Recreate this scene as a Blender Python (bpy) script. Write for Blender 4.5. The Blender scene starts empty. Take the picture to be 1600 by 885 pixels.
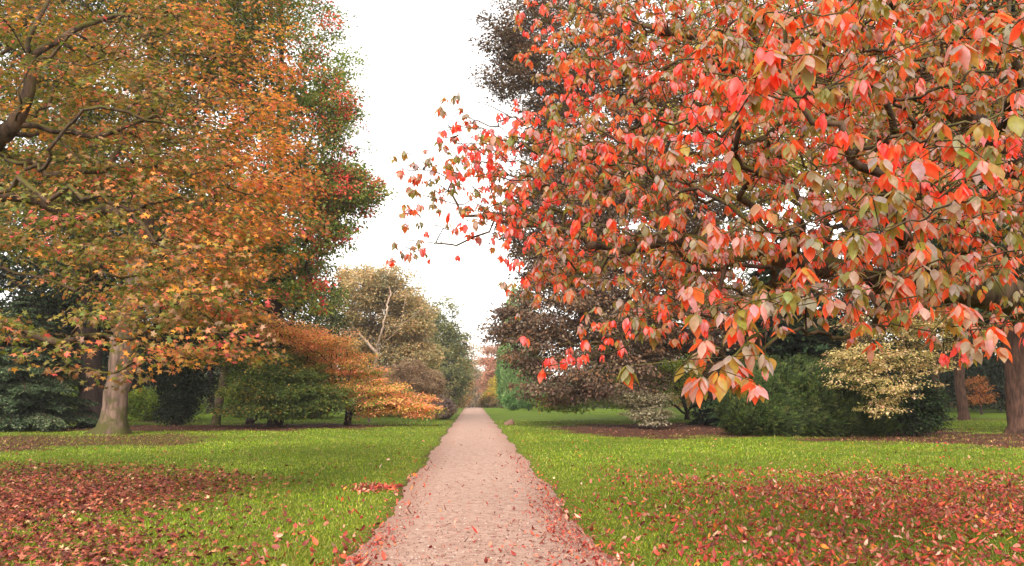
import bpy, bmesh, math, random
import numpy as np
from mathutils import Vector, Matrix

# ------------------------------------------------------------------ camera, sky, sun, exposure
scene = bpy.context.scene
C = scene.collection
R = math.radians
F = 1386.0                       # focal length in photo pixels (photo is 1600 x 885)
CAM = np.array([0.0, 0.0, 1.6])
PITCH = math.atan((620 - 442.5) / F)
YAW = -math.atan((800 - 740) / (F * math.cos(PITCH) + 0))
cam_d = bpy.data.cameras.new('camera')
cam_d.sensor_width = 36.0
cam_d.lens = 36.0 * F / 1600.0
cam_d.clip_start = 0.05
cam_d.clip_end = 4000
cam = bpy.data.objects.new('camera', cam_d)
cam.location = CAM
cam.rotation_euler = (R(90) + PITCH, 0, YAW)
C.objects.link(cam)
scene.camera = cam

SUN_EL, SUN_AZ = R(38), R(198)   # azimuth the light comes from, clockwise from +Y
world = bpy.data.worlds.new('World')
scene.world = world
world.use_nodes = True
wn = world.node_tree
wn.nodes.clear()
sky = wn.nodes.new('ShaderNodeTexSky')
sky.sky_type = 'NISHITA'
sky.sun_disc = False
sky.sun_elevation = SUN_EL
sky.sun_rotation = SUN_AZ
sky.air_density = 1.0
sky.dust_density = 1.5
sky.ozone_density = 1.0
hs = wn.nodes.new('ShaderNodeHueSaturation')     # thick even cloud takes the blue out of the sky
hs.inputs['Saturation'].default_value = 0.10
warm = wn.nodes.new('ShaderNodeMix')
warm.data_type = 'RGBA'
warm.blend_type = 'MULTIPLY'
warm.inputs[0].default_value = 1.0
warm.inputs[7].default_value = (1.0, 0.955, 0.90, 1)
bg = wn.nodes.new('ShaderNodeBackground')
bg.inputs['Strength'].default_value = 0.15
wo = wn.nodes.new('ShaderNodeOutputWorld')
wn.links.new(sky.outputs[0], hs.inputs['Color'])
wn.links.new(hs.outputs[0], warm.inputs[6])
wn.links.new(warm.outputs[2], bg.inputs['Color'])
wn.links.new(bg.outputs[0], wo.inputs['Surface'])

sun_d = bpy.data.lights.new('sun', 'SUN')
sun_d.energy = 1.5
sun_d.angle = R(22)
sun_d.color = (1.0, 0.95, 0.88)
sun = bpy.data.objects.new('sun', sun_d)
sdir = Vector((math.sin(SUN_AZ) * math.cos(SUN_EL), math.cos(SUN_AZ) * math.cos(SUN_EL), math.sin(SUN_EL)))
sun.rotation_euler = sdir.to_track_quat('Z', 'Y').to_euler()
C.objects.link(sun)

scene.view_settings.view_transform = 'Standard'
scene.view_settings.look = 'None'
scene.view_settings.gamma = 1.0
scene.view_settings.use_curve_mapping = False
scene.view_settings.exposure = 1.70
scene.render.engine = 'CYCLES'
cy = scene.cycles
cy.max_bounces = 7
cy.diffuse_bounces = 4
cy.glossy_bounces = 2
cy.transmission_bounces = 5
cy.volume_bounces = 0
cy.transparent_max_bounces = 4
cy.use_adaptive_sampling = True
cy.adaptive_threshold = 0.02
cy.caustics_reflective = False
cy.caustics_refractive = False

# ------------------------------------------------------------------ helpers
Rcam = np.array(cam.rotation_euler.to_matrix())
rng = np.random.default_rng(7)
random.seed(7)


def at(px, py, y):
    """World point on the view ray of photo pixel (px, py) at distance y up the path."""
    d = Rcam @ np.array([(px - 800) / F, -(py - 442.5) / F, -1.0])
    return CAM + d * (y / d[1])


def gz(x, y):
    """Height of the ground: level lawn, then a slow fall beyond the brow of the path."""
    x = np.asarray(x, float)
    y = np.asarray(y, float)
    t = np.clip((y - 105) / 60, 0, 1)
    fall = -0.0124 * (y - 123) * (t * t * (3 - 2 * t))
    fall = np.maximum(fall, -5.2)
    und = 0.035 * np.sin(x * 0.55 + 1.3) * np.sin(y * 0.37) + 0.02 * np.sin(x * 1.7 + y * 0.9)
    und = und * np.clip((np.abs(x) - 1.6) / 2.0, 0, 1)
    return fall + und


def on_ground(px, y):
    p = at(px, 620, y)
    return np.array([p[0], y, float(gz(p[0], y))])


def s2l(c):
    c = np.asarray(c, float) / 255.0
    return np.where(c <= 0.04045, c / 12.92, ((c + 0.055) / 1.055) ** 2.4)


def mesh_np(name, verts, faces, mat=None, parent=None, cols=None, smooth=False, uv=None):
    """Link one mesh object from arrays; faces is an (n,3) or (n,4) array or a list of such arrays."""
    if not isinstance(faces, (list, tuple)):
        faces = [faces]
    me = bpy.data.meshes.new(name)
    verts = np.asarray(verts, np.float32)
    me.vertices.add(len(verts))
    me.vertices.foreach_set('co', verts.ravel())
    loops = np.concatenate([np.asarray(f, np.int32).ravel() for f in faces])
    tot = np.concatenate([np.full(len(f), f.shape[1], np.int32) for f in faces])
    start = np.concatenate([[0], np.cumsum(tot)[:-1]]).astype(np.int32)
    me.loops.add(len(loops))
    me.loops.foreach_set('vertex_index', loops)
    me.polygons.add(len(tot))
    me.polygons.foreach_set('loop_start', start)
    try:
        me.polygons.foreach_set('loop_total', tot)
    except Exception:
        pass
    if smooth:
        me.polygons.foreach_set('use_smooth', np.ones(len(tot), bool))
    me.update(calc_edges=True)
    if cols is not None:
        a = me.color_attributes.new('Col', 'FLOAT_COLOR', 'POINT')
        c4 = np.ones((len(verts), 4), np.float32)
        c4[:, :3] = cols
        a.data.foreach_set('color', c4.ravel())
    if mat:
        me.materials.append(mat)
    o = bpy.data.objects.new(name, me)
    C.objects.link(o)
    if parent is not None:
        o.parent = parent
        o.matrix_parent_inverse = Matrix.Translation(-Vector(parent.location))
    return o


def thing(name, label, cat, loc=(0, 0, 0), group=None):
    o = bpy.data.objects.new(name, None)
    o.empty_display_size = 0.3
    C.objects.link(o)
    o.location = Vector([float(v) for v in loc])
    o['label'] = label
    o['category'] = cat
    if group:
        o['group'] = group
    return o


def tag(o, label=None, cat=None, kind=None, group=None):
    if label:
        o['label'] = label
    if cat:
        o['category'] = cat
    if kind:
        o['kind'] = kind
    if group:
        o['group'] = group
    return o


# ------------------------------------------------------------------ materials
def new_mat(name):
    m = bpy.data.materials.new(name)
    m.use_nodes = True
    nt = m.node_tree
    nt.nodes.clear()
    out = nt.nodes.new('ShaderNodeOutputMaterial')
    return m, nt, out


def leaf_mat(name, trans=0.35, rough=0.5, spec=0.3, under=None, tcol=(1.0, 1.0, 0.8), tgain=1.3):
    """Leaf blade: own colour per leaf (attribute Col), light passing through; 'under' recolours the underside."""
    m, nt, out = new_mat(name)
    at_ = nt.nodes.new('ShaderNodeAttribute')
    at_.attribute_name = 'Col'
    col = at_.outputs['Color']
    if under is not None:
        g = nt.nodes.new('ShaderNodeNewGeometry')
        u = nt.nodes.new('ShaderNodeAttribute')
        u.attribute_name = 'Under'
        mx = nt.nodes.new('ShaderNodeMix')
        mx.data_type = 'RGBA'
        nt.links.new(g.outputs['Backfacing'], mx.inputs[0])
        nt.links.new(col, mx.inputs[6])
        nt.links.new(u.outputs['Color'], mx.inputs[7])
        col = mx.outputs[2]
        tsrc = u.outputs['Color']
    else:
        tsrc = col
    # faint blotches over the blade
    tc = nt.nodes.new('ShaderNodeTexCoord')
    nz = nt.nodes.new('ShaderNodeTexNoise')
    nz.inputs['Scale'].default_value = 38
    nz.inputs['Detail'].default_value = 3
    rp = nt.nodes.new('ShaderNodeMapRange')
    rp.inputs[1].default_value = 0.3
    rp.inputs[2].default_value = 0.7
    rp.inputs[3].default_value = 0.72
    rp.inputs[4].default_value = 1.2
    vm = nt.nodes.new('ShaderNodeVectorMath')
    vm.operation = 'SCALE'
    nt.links.new(tc.outputs['Object'], nz.inputs['Vector'])
    nt.links.new(nz.outputs[0], rp.inputs[0])
    nt.links.new(col, vm.inputs[0])
    nt.links.new(rp.outputs[0], vm.inputs['Scale'])
    p = nt.nodes.new('ShaderNodeBsdfPrincipled')
    p.inputs['Roughness'].default_value = rough
    p.inputs['Specular IOR Level'].default_value = spec
    nt.links.new(vm.outputs[0], p.inputs['Base Color'])
    t = nt.nodes.new('ShaderNodeBsdfTranslucent')
    tm = nt.nodes.new('ShaderNodeVectorMath')
    tm.operation = 'MULTIPLY'
    tm.inputs[1].default_value = tuple(c * tgain for c in tcol)
    nt.links.new(tsrc, tm.inputs[0])
    nt.links.new(tm.outputs[0], t.inputs['Color'])
    mix = nt.nodes.new('ShaderNodeMixShader')
    mix.inputs[0].default_value = trans
    nt.links.new(p.outputs[0], mix.inputs[1])
    nt.links.new(t.outputs[0], mix.inputs[2])
    nt.links.new(mix.outputs[0], out.inputs['Surface'])
    return m


def bark_mat(name, c1, c2, moss=None, scale=6.0, stretch=5.0):
    m, nt, out = new_mat(name)
    tc = nt.nodes.new('ShaderNodeTexCoord')
    mp = nt.nodes.new('ShaderNodeMapping')
    mp.inputs['Scale'].default_value = (1, 1, 1.0 / stretch)
    nz = nt.nodes.new('ShaderNodeTexNoise')
    nz.inputs['Scale'].default_value = scale
    nz.inputs['Detail'].default_value = 8
    nz.inputs['Roughness'].default_value = 0.7
    nt.links.new(tc.outputs['Object'], mp.inputs[0])
    nt.links.new(mp.outputs[0], nz.inputs['Vector'])
    cr = nt.nodes.new('ShaderNodeValToRGB')
    cr.color_ramp.elements[0].position = 0.38
    cr.color_ramp.elements[1].position = 0.62
    cr.color_ramp.elements[0].color = (*s2l(c1), 1)
    cr.color_ramp.elements[1].color = (*s2l(c2), 1)
    nt.links.new(nz.outputs[0], cr.inputs[0])
    col = cr.outputs[0]
    if moss is not None:
        n2 = nt.nodes.new('ShaderNodeTexNoise')
        n2.inputs['Scale'].default_value = 2.2
        n2.inputs['Detail'].default_value = 5
        nt.links.new(tc.outputs['Object'], n2.inputs['Vector'])
        g = nt.nodes.new('ShaderNodeNewGeometry')
        sx = nt.nodes.new('ShaderNodeSeparateXYZ')
        nt.links.new(g.outputs['Normal'], sx.inputs[0])
        ad = nt.nodes.new('ShaderNodeMath')
        ad.operation = 'MULTIPLY_ADD'
        ad.inputs[1].default_value = 0.22
        nt.links.new(sx.outputs[2], ad.inputs[0])
        nt.links.new(n2.outputs[0], ad.inputs[2])
        mr = nt.nodes.new('ShaderNodeMapRange')
        mr.inputs[1].default_value = 0.5
        mr.inputs[2].default_value = 0.68
        sz_ = nt.nodes.new('ShaderNodeSeparateXYZ')          # moss climbs the lowest metre of the foot
        nt.links.new(tc.outputs['Object'], sz_.inputs[0])
        ft = nt.nodes.new('ShaderNodeMapRange')
        ft.inputs[1].default_value = 1.3
        ft.inputs[2].default_value = 0.2
        ft.inputs[4].default_value = 0.13
        nt.links.new(sz_.outputs[2], ft.inputs[0])
        a2 = nt.nodes.new('ShaderNodeMath')
        nt.links.new(ad.outputs[0], a2.inputs[0])
        nt.links.new(ft.outputs[0], a2.inputs[1])
        nt.links.new(a2.outputs[0], mr.inputs[0])
        mx = nt.nodes.new('ShaderNodeMix')
        mx.data_type = 'RGBA'
        mx.inputs[7].default_value = (*s2l(moss), 1)
        nt.links.new(mr.outputs[0], mx.inputs[0])
        nt.links.new(col, mx.inputs[6])
        col = mx.outputs[2]
    p = nt.nodes.new('ShaderNodeBsdfPrincipled')
    p.inputs['Roughness'].default_value = 0.85
    p.inputs['Specular IOR Level'].default_value = 0.15
    nt.links.new(col, p.inputs['Base Color'])
    bp = nt.nodes.new('ShaderNodeBump')
    bp.inputs['Strength'].default_value = 0.6
    bp.inputs['Distance'].default_value = 0.06
    nt.links.new(nz.outputs[0], bp.inputs['Height'])
    nt.links.new(bp.outputs[0], p.inputs['Normal'])
    nt.links.new(p.outputs[0], out.inputs['Surface'])
    return m


def plain_mat(name, c, rough=0.8, var=0.15, scale=20):
    m, nt, out = new_mat(name)
    tc = nt.nodes.new('ShaderNodeTexCoord')
    nz = nt.nodes.new('ShaderNodeTexNoise')
    nz.inputs['Scale'].default_value = scale
    nz.inputs['Detail'].default_value = 5
    nt.links.new(tc.outputs['Object'], nz.inputs['Vector'])
    cr = nt.nodes.new('ShaderNodeValToRGB')
    l = s2l(c)
    cr.color_ramp.elements[0].position = 0.3
    cr.color_ramp.elements[1].position = 0.7
    cr.color_ramp.elements[0].color = (*(l * (1 - var)), 1)
    cr.color_ramp.elements[1].color = (*np.clip(l * (1 + var), 0, 1), 1)
    nt.links.new(nz.outputs[0], cr.inputs[0])
    p = nt.nodes.new('ShaderNodeBsdfPrincipled')
    p.inputs['Roughness'].default_value = rough
    nt.links.new(cr.outputs[0], p.inputs['Base Color'])
    nt.links.new(p.outputs[0], out.inputs['Surface'])
    return m


M_LEAF = leaf_mat('leaf', 0.45, 0.5, 0.35)
M_LEAF_DULL = leaf_mat('dull_leaf', 0.30, 0.6, 0.25)
M_NEEDLE = leaf_mat('needle', 0.12, 0.6, 0.2)
M_DOGWOOD = leaf_mat('dogwood_leaf', 0.48, 0.45, 0.4, under=True, tcol=(1.2, 0.9, 0.72), tgain=1.45)
M_FALLEN = leaf_mat('fallen_leaf', 0.10, 0.6, 0.3)
M_GRASS = leaf_mat('grass_blade', 0.35, 0.5, 0.3)
M_BARK_BROWN = bark_mat('brown_bark', (38, 27, 22), (90, 70, 56), moss=(74, 70, 28))
M_BARK_GREY = bark_mat('grey_bark', (62, 47, 40), (116, 93, 80), moss=(66, 62, 30), scale=4.5, stretch=6)
M_BARK_DARK = bark_mat('dark_bark', (30, 22, 20), (66, 50, 44))
M_BARK_RED = bark_mat('conifer_bark', (42, 28, 22), (88, 62, 50), scale=9)
M_BARK_PALE = bark_mat('pale_bark', (120, 96, 80), (180, 156, 136))


# ------------------------------------------------------------------ leaves as geometry
def T_rhomb(w=0.32, droop=0.12, fold=0.06):
    v = np.array([[0, 0, 0], [0.48, w, fold - droop * .3], [1, 0, -droop], [0.48, -w, fold - droop * .3]])
    return v, np.array([[0, 2, 1], [0, 3, 2]])


def T_oval():
    rows = [(0.0, 0.0), (0.12, 0.15), (0.34, 0.275), (0.58, 0.265), (0.82, 0.125), (1.0, 0.0)]
    v = [[0, 0, 0]]
    cur = lambda u: -0.42 * u * u
    for u, w in rows[1:-1]:
        for s in (1, 0, -1):
            v.append([u - abs(s) * 0.0, s * w, cur(u) - abs(s) * w * 0.30 + 0.02])
    v.append([1.0, 0, cur(1.0)])
    f = [[0, 2, 1], [0, 3, 2]]
    for r in range(3):
        a = 1 + 3 * r
        b = a + 3
        for k in (0, 1):
            f += [[a + k, a + k + 1, b + k + 1], [a + k, b + k + 1, b + k]]
    a = 1 + 9
    f += [[a, a + 1, 13], [a + 1, a + 2, 13]]
    return np.array(v), np.array(f)


def T_maple():
    ang = [180, 128, 98, 72, 50, 26, 0, -26, -50, -72, -98, -128]
    rad = [0.10, 0.38, 0.30, 0.56, 0.30, 0.28, 0.62, 0.28, 0.30, 0.56, 0.30, 0.38]
    ang = [180, 125, 95, 62, 38, 20, 0, -20, -38, -62, -95, -125]
    rad = [0.12, 0.44, 0.26, 0.58, 0.30, 0.34, 0.64, 0.34, 0.30, 0.58, 0.26, 0.44]
    v = [[0.36, 0, 0.03]]
    for a, r in zip(ang, rad):
        x, y = 0.36 + r * math.cos(R(a)), r * math.sin(R(a))
        v.append([x, y, -0.14 * (x * x) - 0.22 * y * y])
    n = len(ang)
    f = [[0, 1 + (i + 1) % n, 1 + i] for i in range(n)]
    return np.array(v), np.array(f)


def T_blade():
    v = np.array([[0, -0.5, 0], [0, 0.5, 0], [0.55, -0.36, 0.06], [0.55, 0.36, 0.06], [1, 0, 0.26]])
    # v axis is scaled on its own for blades
    return v, np.array([[0, 1, 3], [0, 3, 2], [2, 3, 4]])


def norm(a):
    return a / np.maximum(np.linalg.norm(a, axis=-1, keepdims=True), 1e-9)


def build_leaves(name, P, D, N, size, col, template, mat, parent=None, width=None, under=None, smooth_=False, curl=None):
    V, Fc = template
    D = norm(D)
    N = norm(N - D * (N * D).sum(1, keepdims=True))
    S = np.cross(N, D)
    n, k = len(P), len(V)
    size = np.broadcast_to(np.asarray(size, float), (n,))[:, None, None]
    wid = size if width is None else np.broadcast_to(np.asarray(width, float), (n,))[:, None, None]
    verts = (P[:, None, :] + size * V[None, :, 0:1] * D[:, None, :] + wid * V[None, :, 1:2] * S[:, None, :]
             + size * V[None, :, 2:3] * N[:, None, :] * (1.0 if curl is None else np.asarray(curl)[:, None, None]))
    faces = (Fc[None] + (np.arange(n) * k)[:, None, None]).reshape(-1, Fc.shape[1])
    cols = np.repeat(np.clip(col, 0, 1), k, axis=0)
    o = mesh_np(name, verts.reshape(-1, 3), faces, mat, parent, cols, smooth=smooth_)
    if under is not None:
        a = o.data.color_attributes.new('Under', 'FLOAT_COLOR', 'POINT')
        c4 = np.ones((n * k, 4), np.float32)
        c4[:, :3] = np.repeat(np.clip(under, 0, 1), k, axis=0)
        a.data.foreach_set('color', c4.ravel())
    return o


def palette(n, pal, clump=None, share=0.55, jit=0.16):
    """Per-leaf colours from a palette of (r, g, b, weight); leaves of a clump lean to the clump's own colour."""
    cols = np.array([s2l(p[:3]) for p in pal])
    w = np.array([p[3] for p in pal], float)
    w /= w.sum()
    idx = rng.choice(len(pal), n, p=w)
    if clump is not None:
        cidx = rng.choice(len(pal), int(clump.max()) + 1, p=w)
        use = rng.random(n) < share
        idx = np.where(use, cidx[clump], idx)
    c = cols[idx]
    c = c * (1 + jit * rng.standard_normal((n, 1))) * (1 + 0.06 * rng.standard_normal((n, 3)))
    return np.clip(c, 0.002, 0.9)


# ------------------------------------------------------------------ branches
def prim(pos, plen, targets, bf):
    """Join targets to the growing tree; short total wood, but no long detours (bf)."""
    pos = [np.array(p, float) for p in pos]
    plen = list(plen)
    parent = [-1] * len(pos)
    T = np.asarray(targets, float)
    n = len(T)
    best = np.full(n, 1e9)
    bi = np.zeros(n, int)
    for i, p in enumerate(pos):
        c = np.linalg.norm(T - p, axis=1) + bf * plen[i]
        u = c < best
        best[u] = c[u]
        bi[u] = i
    done = np.zeros(n, bool)
    for _ in range(n):
        j = int(np.argmin(np.where(done, 1e12, best)))
        i = int(bi[j])
        done[j] = True
        L = plen[i] + float(np.linalg.norm(T[j] - pos[i]))
        pos.append(T[j])
        plen.append(L)
        parent.append(i)
        k = len(pos) - 1
        c = np.linalg.norm(T - T[j], axis=1) + bf * L
        u = c < best
        best[u] = c[u]
        bi[u] = k
    return np.array(pos), parent


def skeleton(paths, targets, bf=0.35):
    """paths: polylines; the first is the trunk, each later one starts at the nearest point of what is already there."""
    pos, par, pl = [], [], []
    for q, path in enumerate(paths):
        last = -1
        if q > 0:
            P = np.array(pos)
            last = int(np.argmin(np.linalg.norm(P - np.array(path[0]), axis=1)))
        for p in path:
            p = np.array(p, float)
            L = 0 if last < 0 else pl[last] + np.linalg.norm(p - pos[last])
            pos.append(p)
            par.append(last)
            pl.append(L)
            last = len(pos) - 1
    n0 = len(pos)
    P, pr = prim(pos, pl, targets, bf)
    pr = par + pr[n0:]
    return P, pr, n0


def densify(path, step):
    out = [np.array(path[0], float)]
    for a, b in zip(path[:-1], path[1:]):
        a, b = np.array(a, float), np.array(b, float)
        k = max(1, int(np.linalg.norm(b - a) / step))
        for i in range(1, k + 1):
            out.append(a + (b - a) * i / k)
    return out


def tube_mesh(name, P, par, n0, r_trunk, r_twig, mat, parent, power=0.48, flare=0.0, crook=0.06, min_desc=1, twigs=None):
    n = len(P)
    cnt = np.ones(n)
    for i in range(n - 1, -1, -1):
        if par[i] >= 0:
            cnt[par[i]] += cnt[i]
    rad = np.maximum(r_trunk * (cnt / cnt[0]) ** power, r_twig)
    along, i = [], 0                                   # the trunk itself tapers gently over its first metres
    for i in range(min(n0, n)):
        hgt = P[i][2] - P[0][2]
        if len(along) < n0 and (i == 0 or par[i] == i - 1):
            along.append(i)
            rad[i] = max(rad[i], r_trunk * max(0.0, 1 - hgt / 9.0) * (0.9 if hgt < 6 else 0.7)) if len(along) == i + 1 and hgt < 6 else rad[i]
        else:
            break
    kids = [[] for _ in range(n)]
    for i in range(n):
        if par[i] >= 0:
            kids[par[i]].append(i)
    chains = []
    stack = [(0, -1)]
    while stack:
        i, pa = stack.pop()
        ch = [] if pa < 0 else [pa]
        while True:
            ch.append(i)
            if not kids[i]:
                break
            ks = sorted(kids[i], key=lambda k: -cnt[k])
            for k in ks[1:]:
                stack.append((k, i))
            i = ks[0]
        chains.append((ch, pa >= 0))
    V, Fq = [], []
    nv = 0
    rr = np.random.default_rng(3)
    for ch, side in chains:
        if side and cnt[ch[1]] < min_desc:
            continue
        pts = P[ch]
        r = rad[ch].copy()
        if side:
            r[0] = min(r[0], r[1] * 1.25)
        if len(pts) < 2:
            continue
        # Catmull-Rom, two pieces per edge, with a slight crook
        ext = np.vstack([2 * pts[0] - pts[1], pts, 2 * pts[-1] - pts[-2]])
        sub = 3 if r.max() > 3 * r_twig else 2
        Q, RR = [], []
        for i in range(len(pts) - 1):
            p0, p1, p2, p3 = ext[i], ext[i + 1], ext[i + 2], ext[i + 3]
            L = np.linalg.norm(p2 - p1)
            for t in np.arange(sub) / sub:
                q = 0.5 * ((2 * p1) + (-p0 + p2) * t + (2 * p0 - 5 * p1 + 4 * p2 - p3) * t * t + (-p0 + 3 * p1 - 3 * p2 + p3) * t ** 3)
                if t > 0:
                    q = q + rr.standard_normal(3) * L * (crook if side else min(crook, .012))
                Q.append(q)
                RR.append(r[i] * (1 - t) + r[i + 1] * t)
        Q.append(pts[-1])
        RR.append(r[-1] * 0.6)
        Q = np.array(Q)
        RR = np.array(RR)
        ns = 20 if RR[0] > 0.3 else (9 if RR[0] > 0.08 else (6 if RR[0] > 0.025 else 4))
        dirs = np.gradient(Q, axis=0)
        dirs = norm(dirs)
        up = np.array([0.3, 0.9, 0.2])
        a = norm(np.cross(dirs, up))
        b = np.cross(dirs, a)
        th = np.arange(ns) * 2 * math.pi / ns
        rim = a[:, None, :] * np.cos(th)[None, :, None] + b[:, None, :] * np.sin(th)[None, :, None]
        R2 = RR[:, None] * np.ones(ns)[None]
        if not side and flare > 0:
            h = Q[:, 2] - P[0][2]
            lob = 1 + 0.25 * np.sin(th * 5 + 0.7) + 0.15 * np.sin(th * 3)
            R2 = R2 * (1 + flare * np.exp(-np.maximum(h, 0) / 0.36)[:, None] * lob[None])
            R2 = R2 * (1 + 0.04 * np.sin(th * 4 + 1)[None])
        ring = Q[:, None, :] + rim * R2[:, :, None]
        m = len(Q)
        V.append(ring.reshape(-1, 3))
        i0 = np.arange(m - 1)[:, None] * ns + np.arange(ns)[None]
        i1 = np.arange(m - 1)[:, None] * ns + (np.arange(ns)[None] + 1) % ns
        Fq.append(np.stack([i0, i1, i1 + ns, i0 + ns], -1).reshape(-1, 4) + nv)
        nv += m * ns
    if twigs is not None:                               # last twigs, straight, three sided
        A, Bq, tr = twigs
        ax = norm(Bq - A)
        sa = norm(np.cross(ax, np.array([.2, .3, .93])))
        sb = np.cross(ax, sa)
        th = np.arange(3) * 2.0944
        rim = sa[:, None] * np.cos(th)[None, :, None] + sb[:, None] * np.sin(th)[None, :, None]
        tv = np.concatenate([A[:, None] + rim * tr * 1.3, Bq[:, None] + rim * tr * .8], 1).reshape(-1, 3)
        q4 = np.array([[0, 1, 4, 3], [1, 2, 5, 4], [2, 0, 3, 5]])
        Fq.append((q4[None] + (np.arange(len(A)) * 6)[:, None, None]).reshape(-1, 4) + nv)
        V.append(tv)
    return mesh_np(name, np.vstack(V), np.vstack(Fq), mat, parent, smooth=True)


def B(px, py, d, rw, rh, ry=None, n=1.0):
    """Crown lobe seen at photo pixel (px, py) and standing d metres away: centre, radii, weight."""
    c = at(px, py, d)
    return (c, (rw * d / F, ry if ry is not None else rw * d / F, rh * d / F), n)


def sample_blobs(blobs, n, inner=0.45, zmin=0.25, surf=None, lump=0.16):
    w = np.array([b[2] * (b[1][0] * b[1][1] * b[1][2]) ** 0.67 for b in blobs])
    w /= w.sum()
    out = []
    for b, wi in zip(blobs, w):
        k = max(3, int(n * wi))
        c, r, _ = b
        d = norm(rng.standard_normal((k, 3)))
        rad = (inner ** 3 + (1 - inner ** 3) * rng.random(k)) ** (1 / 3)
        ph = rng.random(3) * 6
        bump = 1 + lump * np.sin(d[:, 0] * 5 + ph[0]) * np.sin(d[:, 2] * 6 + ph[1]) + lump * .6 * np.sin(d[:, 1] * 9 + d[:, 2] * 8 + ph[2])
        p = c + d * rad[:, None] * bump[:, None] * np.array(r)
        out.append(p)
    P = np.vstack(out)
    return P[P[:, 2] > zmin + gz(P[:, 0], P[:, 1])]


def tiers(P, gap, amount, seed=0.0):
    """Pull points towards wavy, nearly level layers, as branches of maples and dogwoods lie."""
    wav = .30 * np.sin(P[:, 0] * .9 + seed) + .25 * np.sin(P[:, 1] * .8 + 2 * seed) + .12 * np.sin(P[:, 0] * 2.3 + P[:, 1] * 1.9)
    z = P[:, 2] + wav
    q = np.round(z / gap) * gap
    P = P.copy()
    P[:, 2] += (q - z) * amount
    return P


def thin(P, dmin):
    """Drop points that crowd each other so clumps stay apart."""
    keep = {}
    q = np.floor(P / dmin).astype(int)
    out = []
    for i, k in enumerate(map(tuple, q)):
        if k not in keep:
            keep[k] = 1
            out.append(i)
    return P[out]


def tree(name, label, cat, base, blobs, pal, n_clump=260, per=60, leaf=0.12, spread=(0.55, 0.28), r_trunk=0.3,
         r_twig=0.012, trunk_top=None, limbs=(), bark=None, mat=None, template=None, inner=0.5, bf=0.35, flare=0.5,
         group=None, droop=0.25, share=0.55, crook=0.06, zmin=0.4, colfn=None, parts=('trunk', 'crown'), lean=None, lump=0.16,
         jit=0.16, updir=0.0, minsep=None, flat=1.0, min_desc=1, power=0.62, K=1.6, gain=1.35, tier=None):
    base = np.array(base, float)
    root = thing(name, label, cat, base, group)
    tg = sample_blobs(blobs, n_clump, inner, zmin, lump=lump)
    if tier:
        tg = tiers(tg, tier, .75, 1.3)
    if minsep:
        tg = thin(tg, minsep)
    cc = np.mean([b[0] for b in blobs], axis=0)
    if trunk_top is None:
        trunk_top = np.array([base[0] * .5 + cc[0] * .5, base[1] * .5 + cc[1] * .5, tg[:, 2].min() * .35 + cc[2] * .65])
    path = [base + np.array([0, 0, -0.15]), base * .75 + np.array(trunk_top) * .25 + (0 if lean is None else np.array(lean)), np.array(trunk_top)] \
        if not isinstance(trunk_top, list) else [base + np.array([0, 0, -0.15])] + [np.array(t) for t in trunk_top]
    L = sum(np.linalg.norm(b_ - a_) for a_, b_ in zip(path[:-1], path[1:]))
    paths = [densify(path, max(0.25, L / 14))] + [densify([np.array(q) for q in l], 0.6) for l in limbs]
    P, par, n0 = skeleton(paths, tg, bf)
    tube_mesh(parts[0], P, par, n0, r_trunk, r_twig, bark or M_BARK_BROWN, root, flare=flare, crook=crook, min_desc=min_desc, power=power)
    # leaves round each node
    nodes = P[n0:]
    m = len(nodes)
    k = rng.poisson(per * K, m)
    cl = np.repeat(np.arange(m), k)
    n = len(cl)
    c0 = nodes[cl]
    csc = (0.6 + 0.8 * rng.random(m))[cl]
    g = rng.standard_normal((n, 3))
    g = norm(g) * (rng.random((n, 1)) ** (0.5)) * 1.25
    off = g * np.array([spread[0], spread[0], spread[1]]) * csc[:, None]
    pos = c0 + off
    pos[:, 2] -= 0.18 * np.linalg.norm(off[:, :2], axis=1) * droop * 2
    out = norm(pos - cc) * 0.5 + norm(off + 1e-6)
    D = out * np.array([1, 1, 0.5]) + rng.standard_normal((n, 3)) * 0.5
    D[:, 2] -= droop
    D[:, 2] += updir
    N = np.array([0, 0, 1.0]) * flat + rng.standard_normal((n, 3)) * 0.45 + norm(pos - cc) * 0.35
    sz = leaf * (0.65 + 0.6 * rng.random(n))
    gg = gz(pos[:, 0], pos[:, 1])
    ok = pos[:, 2] > gg + 0.08
    pos, D, N, sz, cl = pos[ok], D[ok], N[ok], sz[ok], cl[ok]
    col = colfn(pos, cl) if colfn else palette(len(pos), pal, cl, share, jit)
    build_leaves(parts[1], pos, D, N, sz, col * gain, template or T_rhomb(), mat or M_LEAF, root)
    return root


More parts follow.
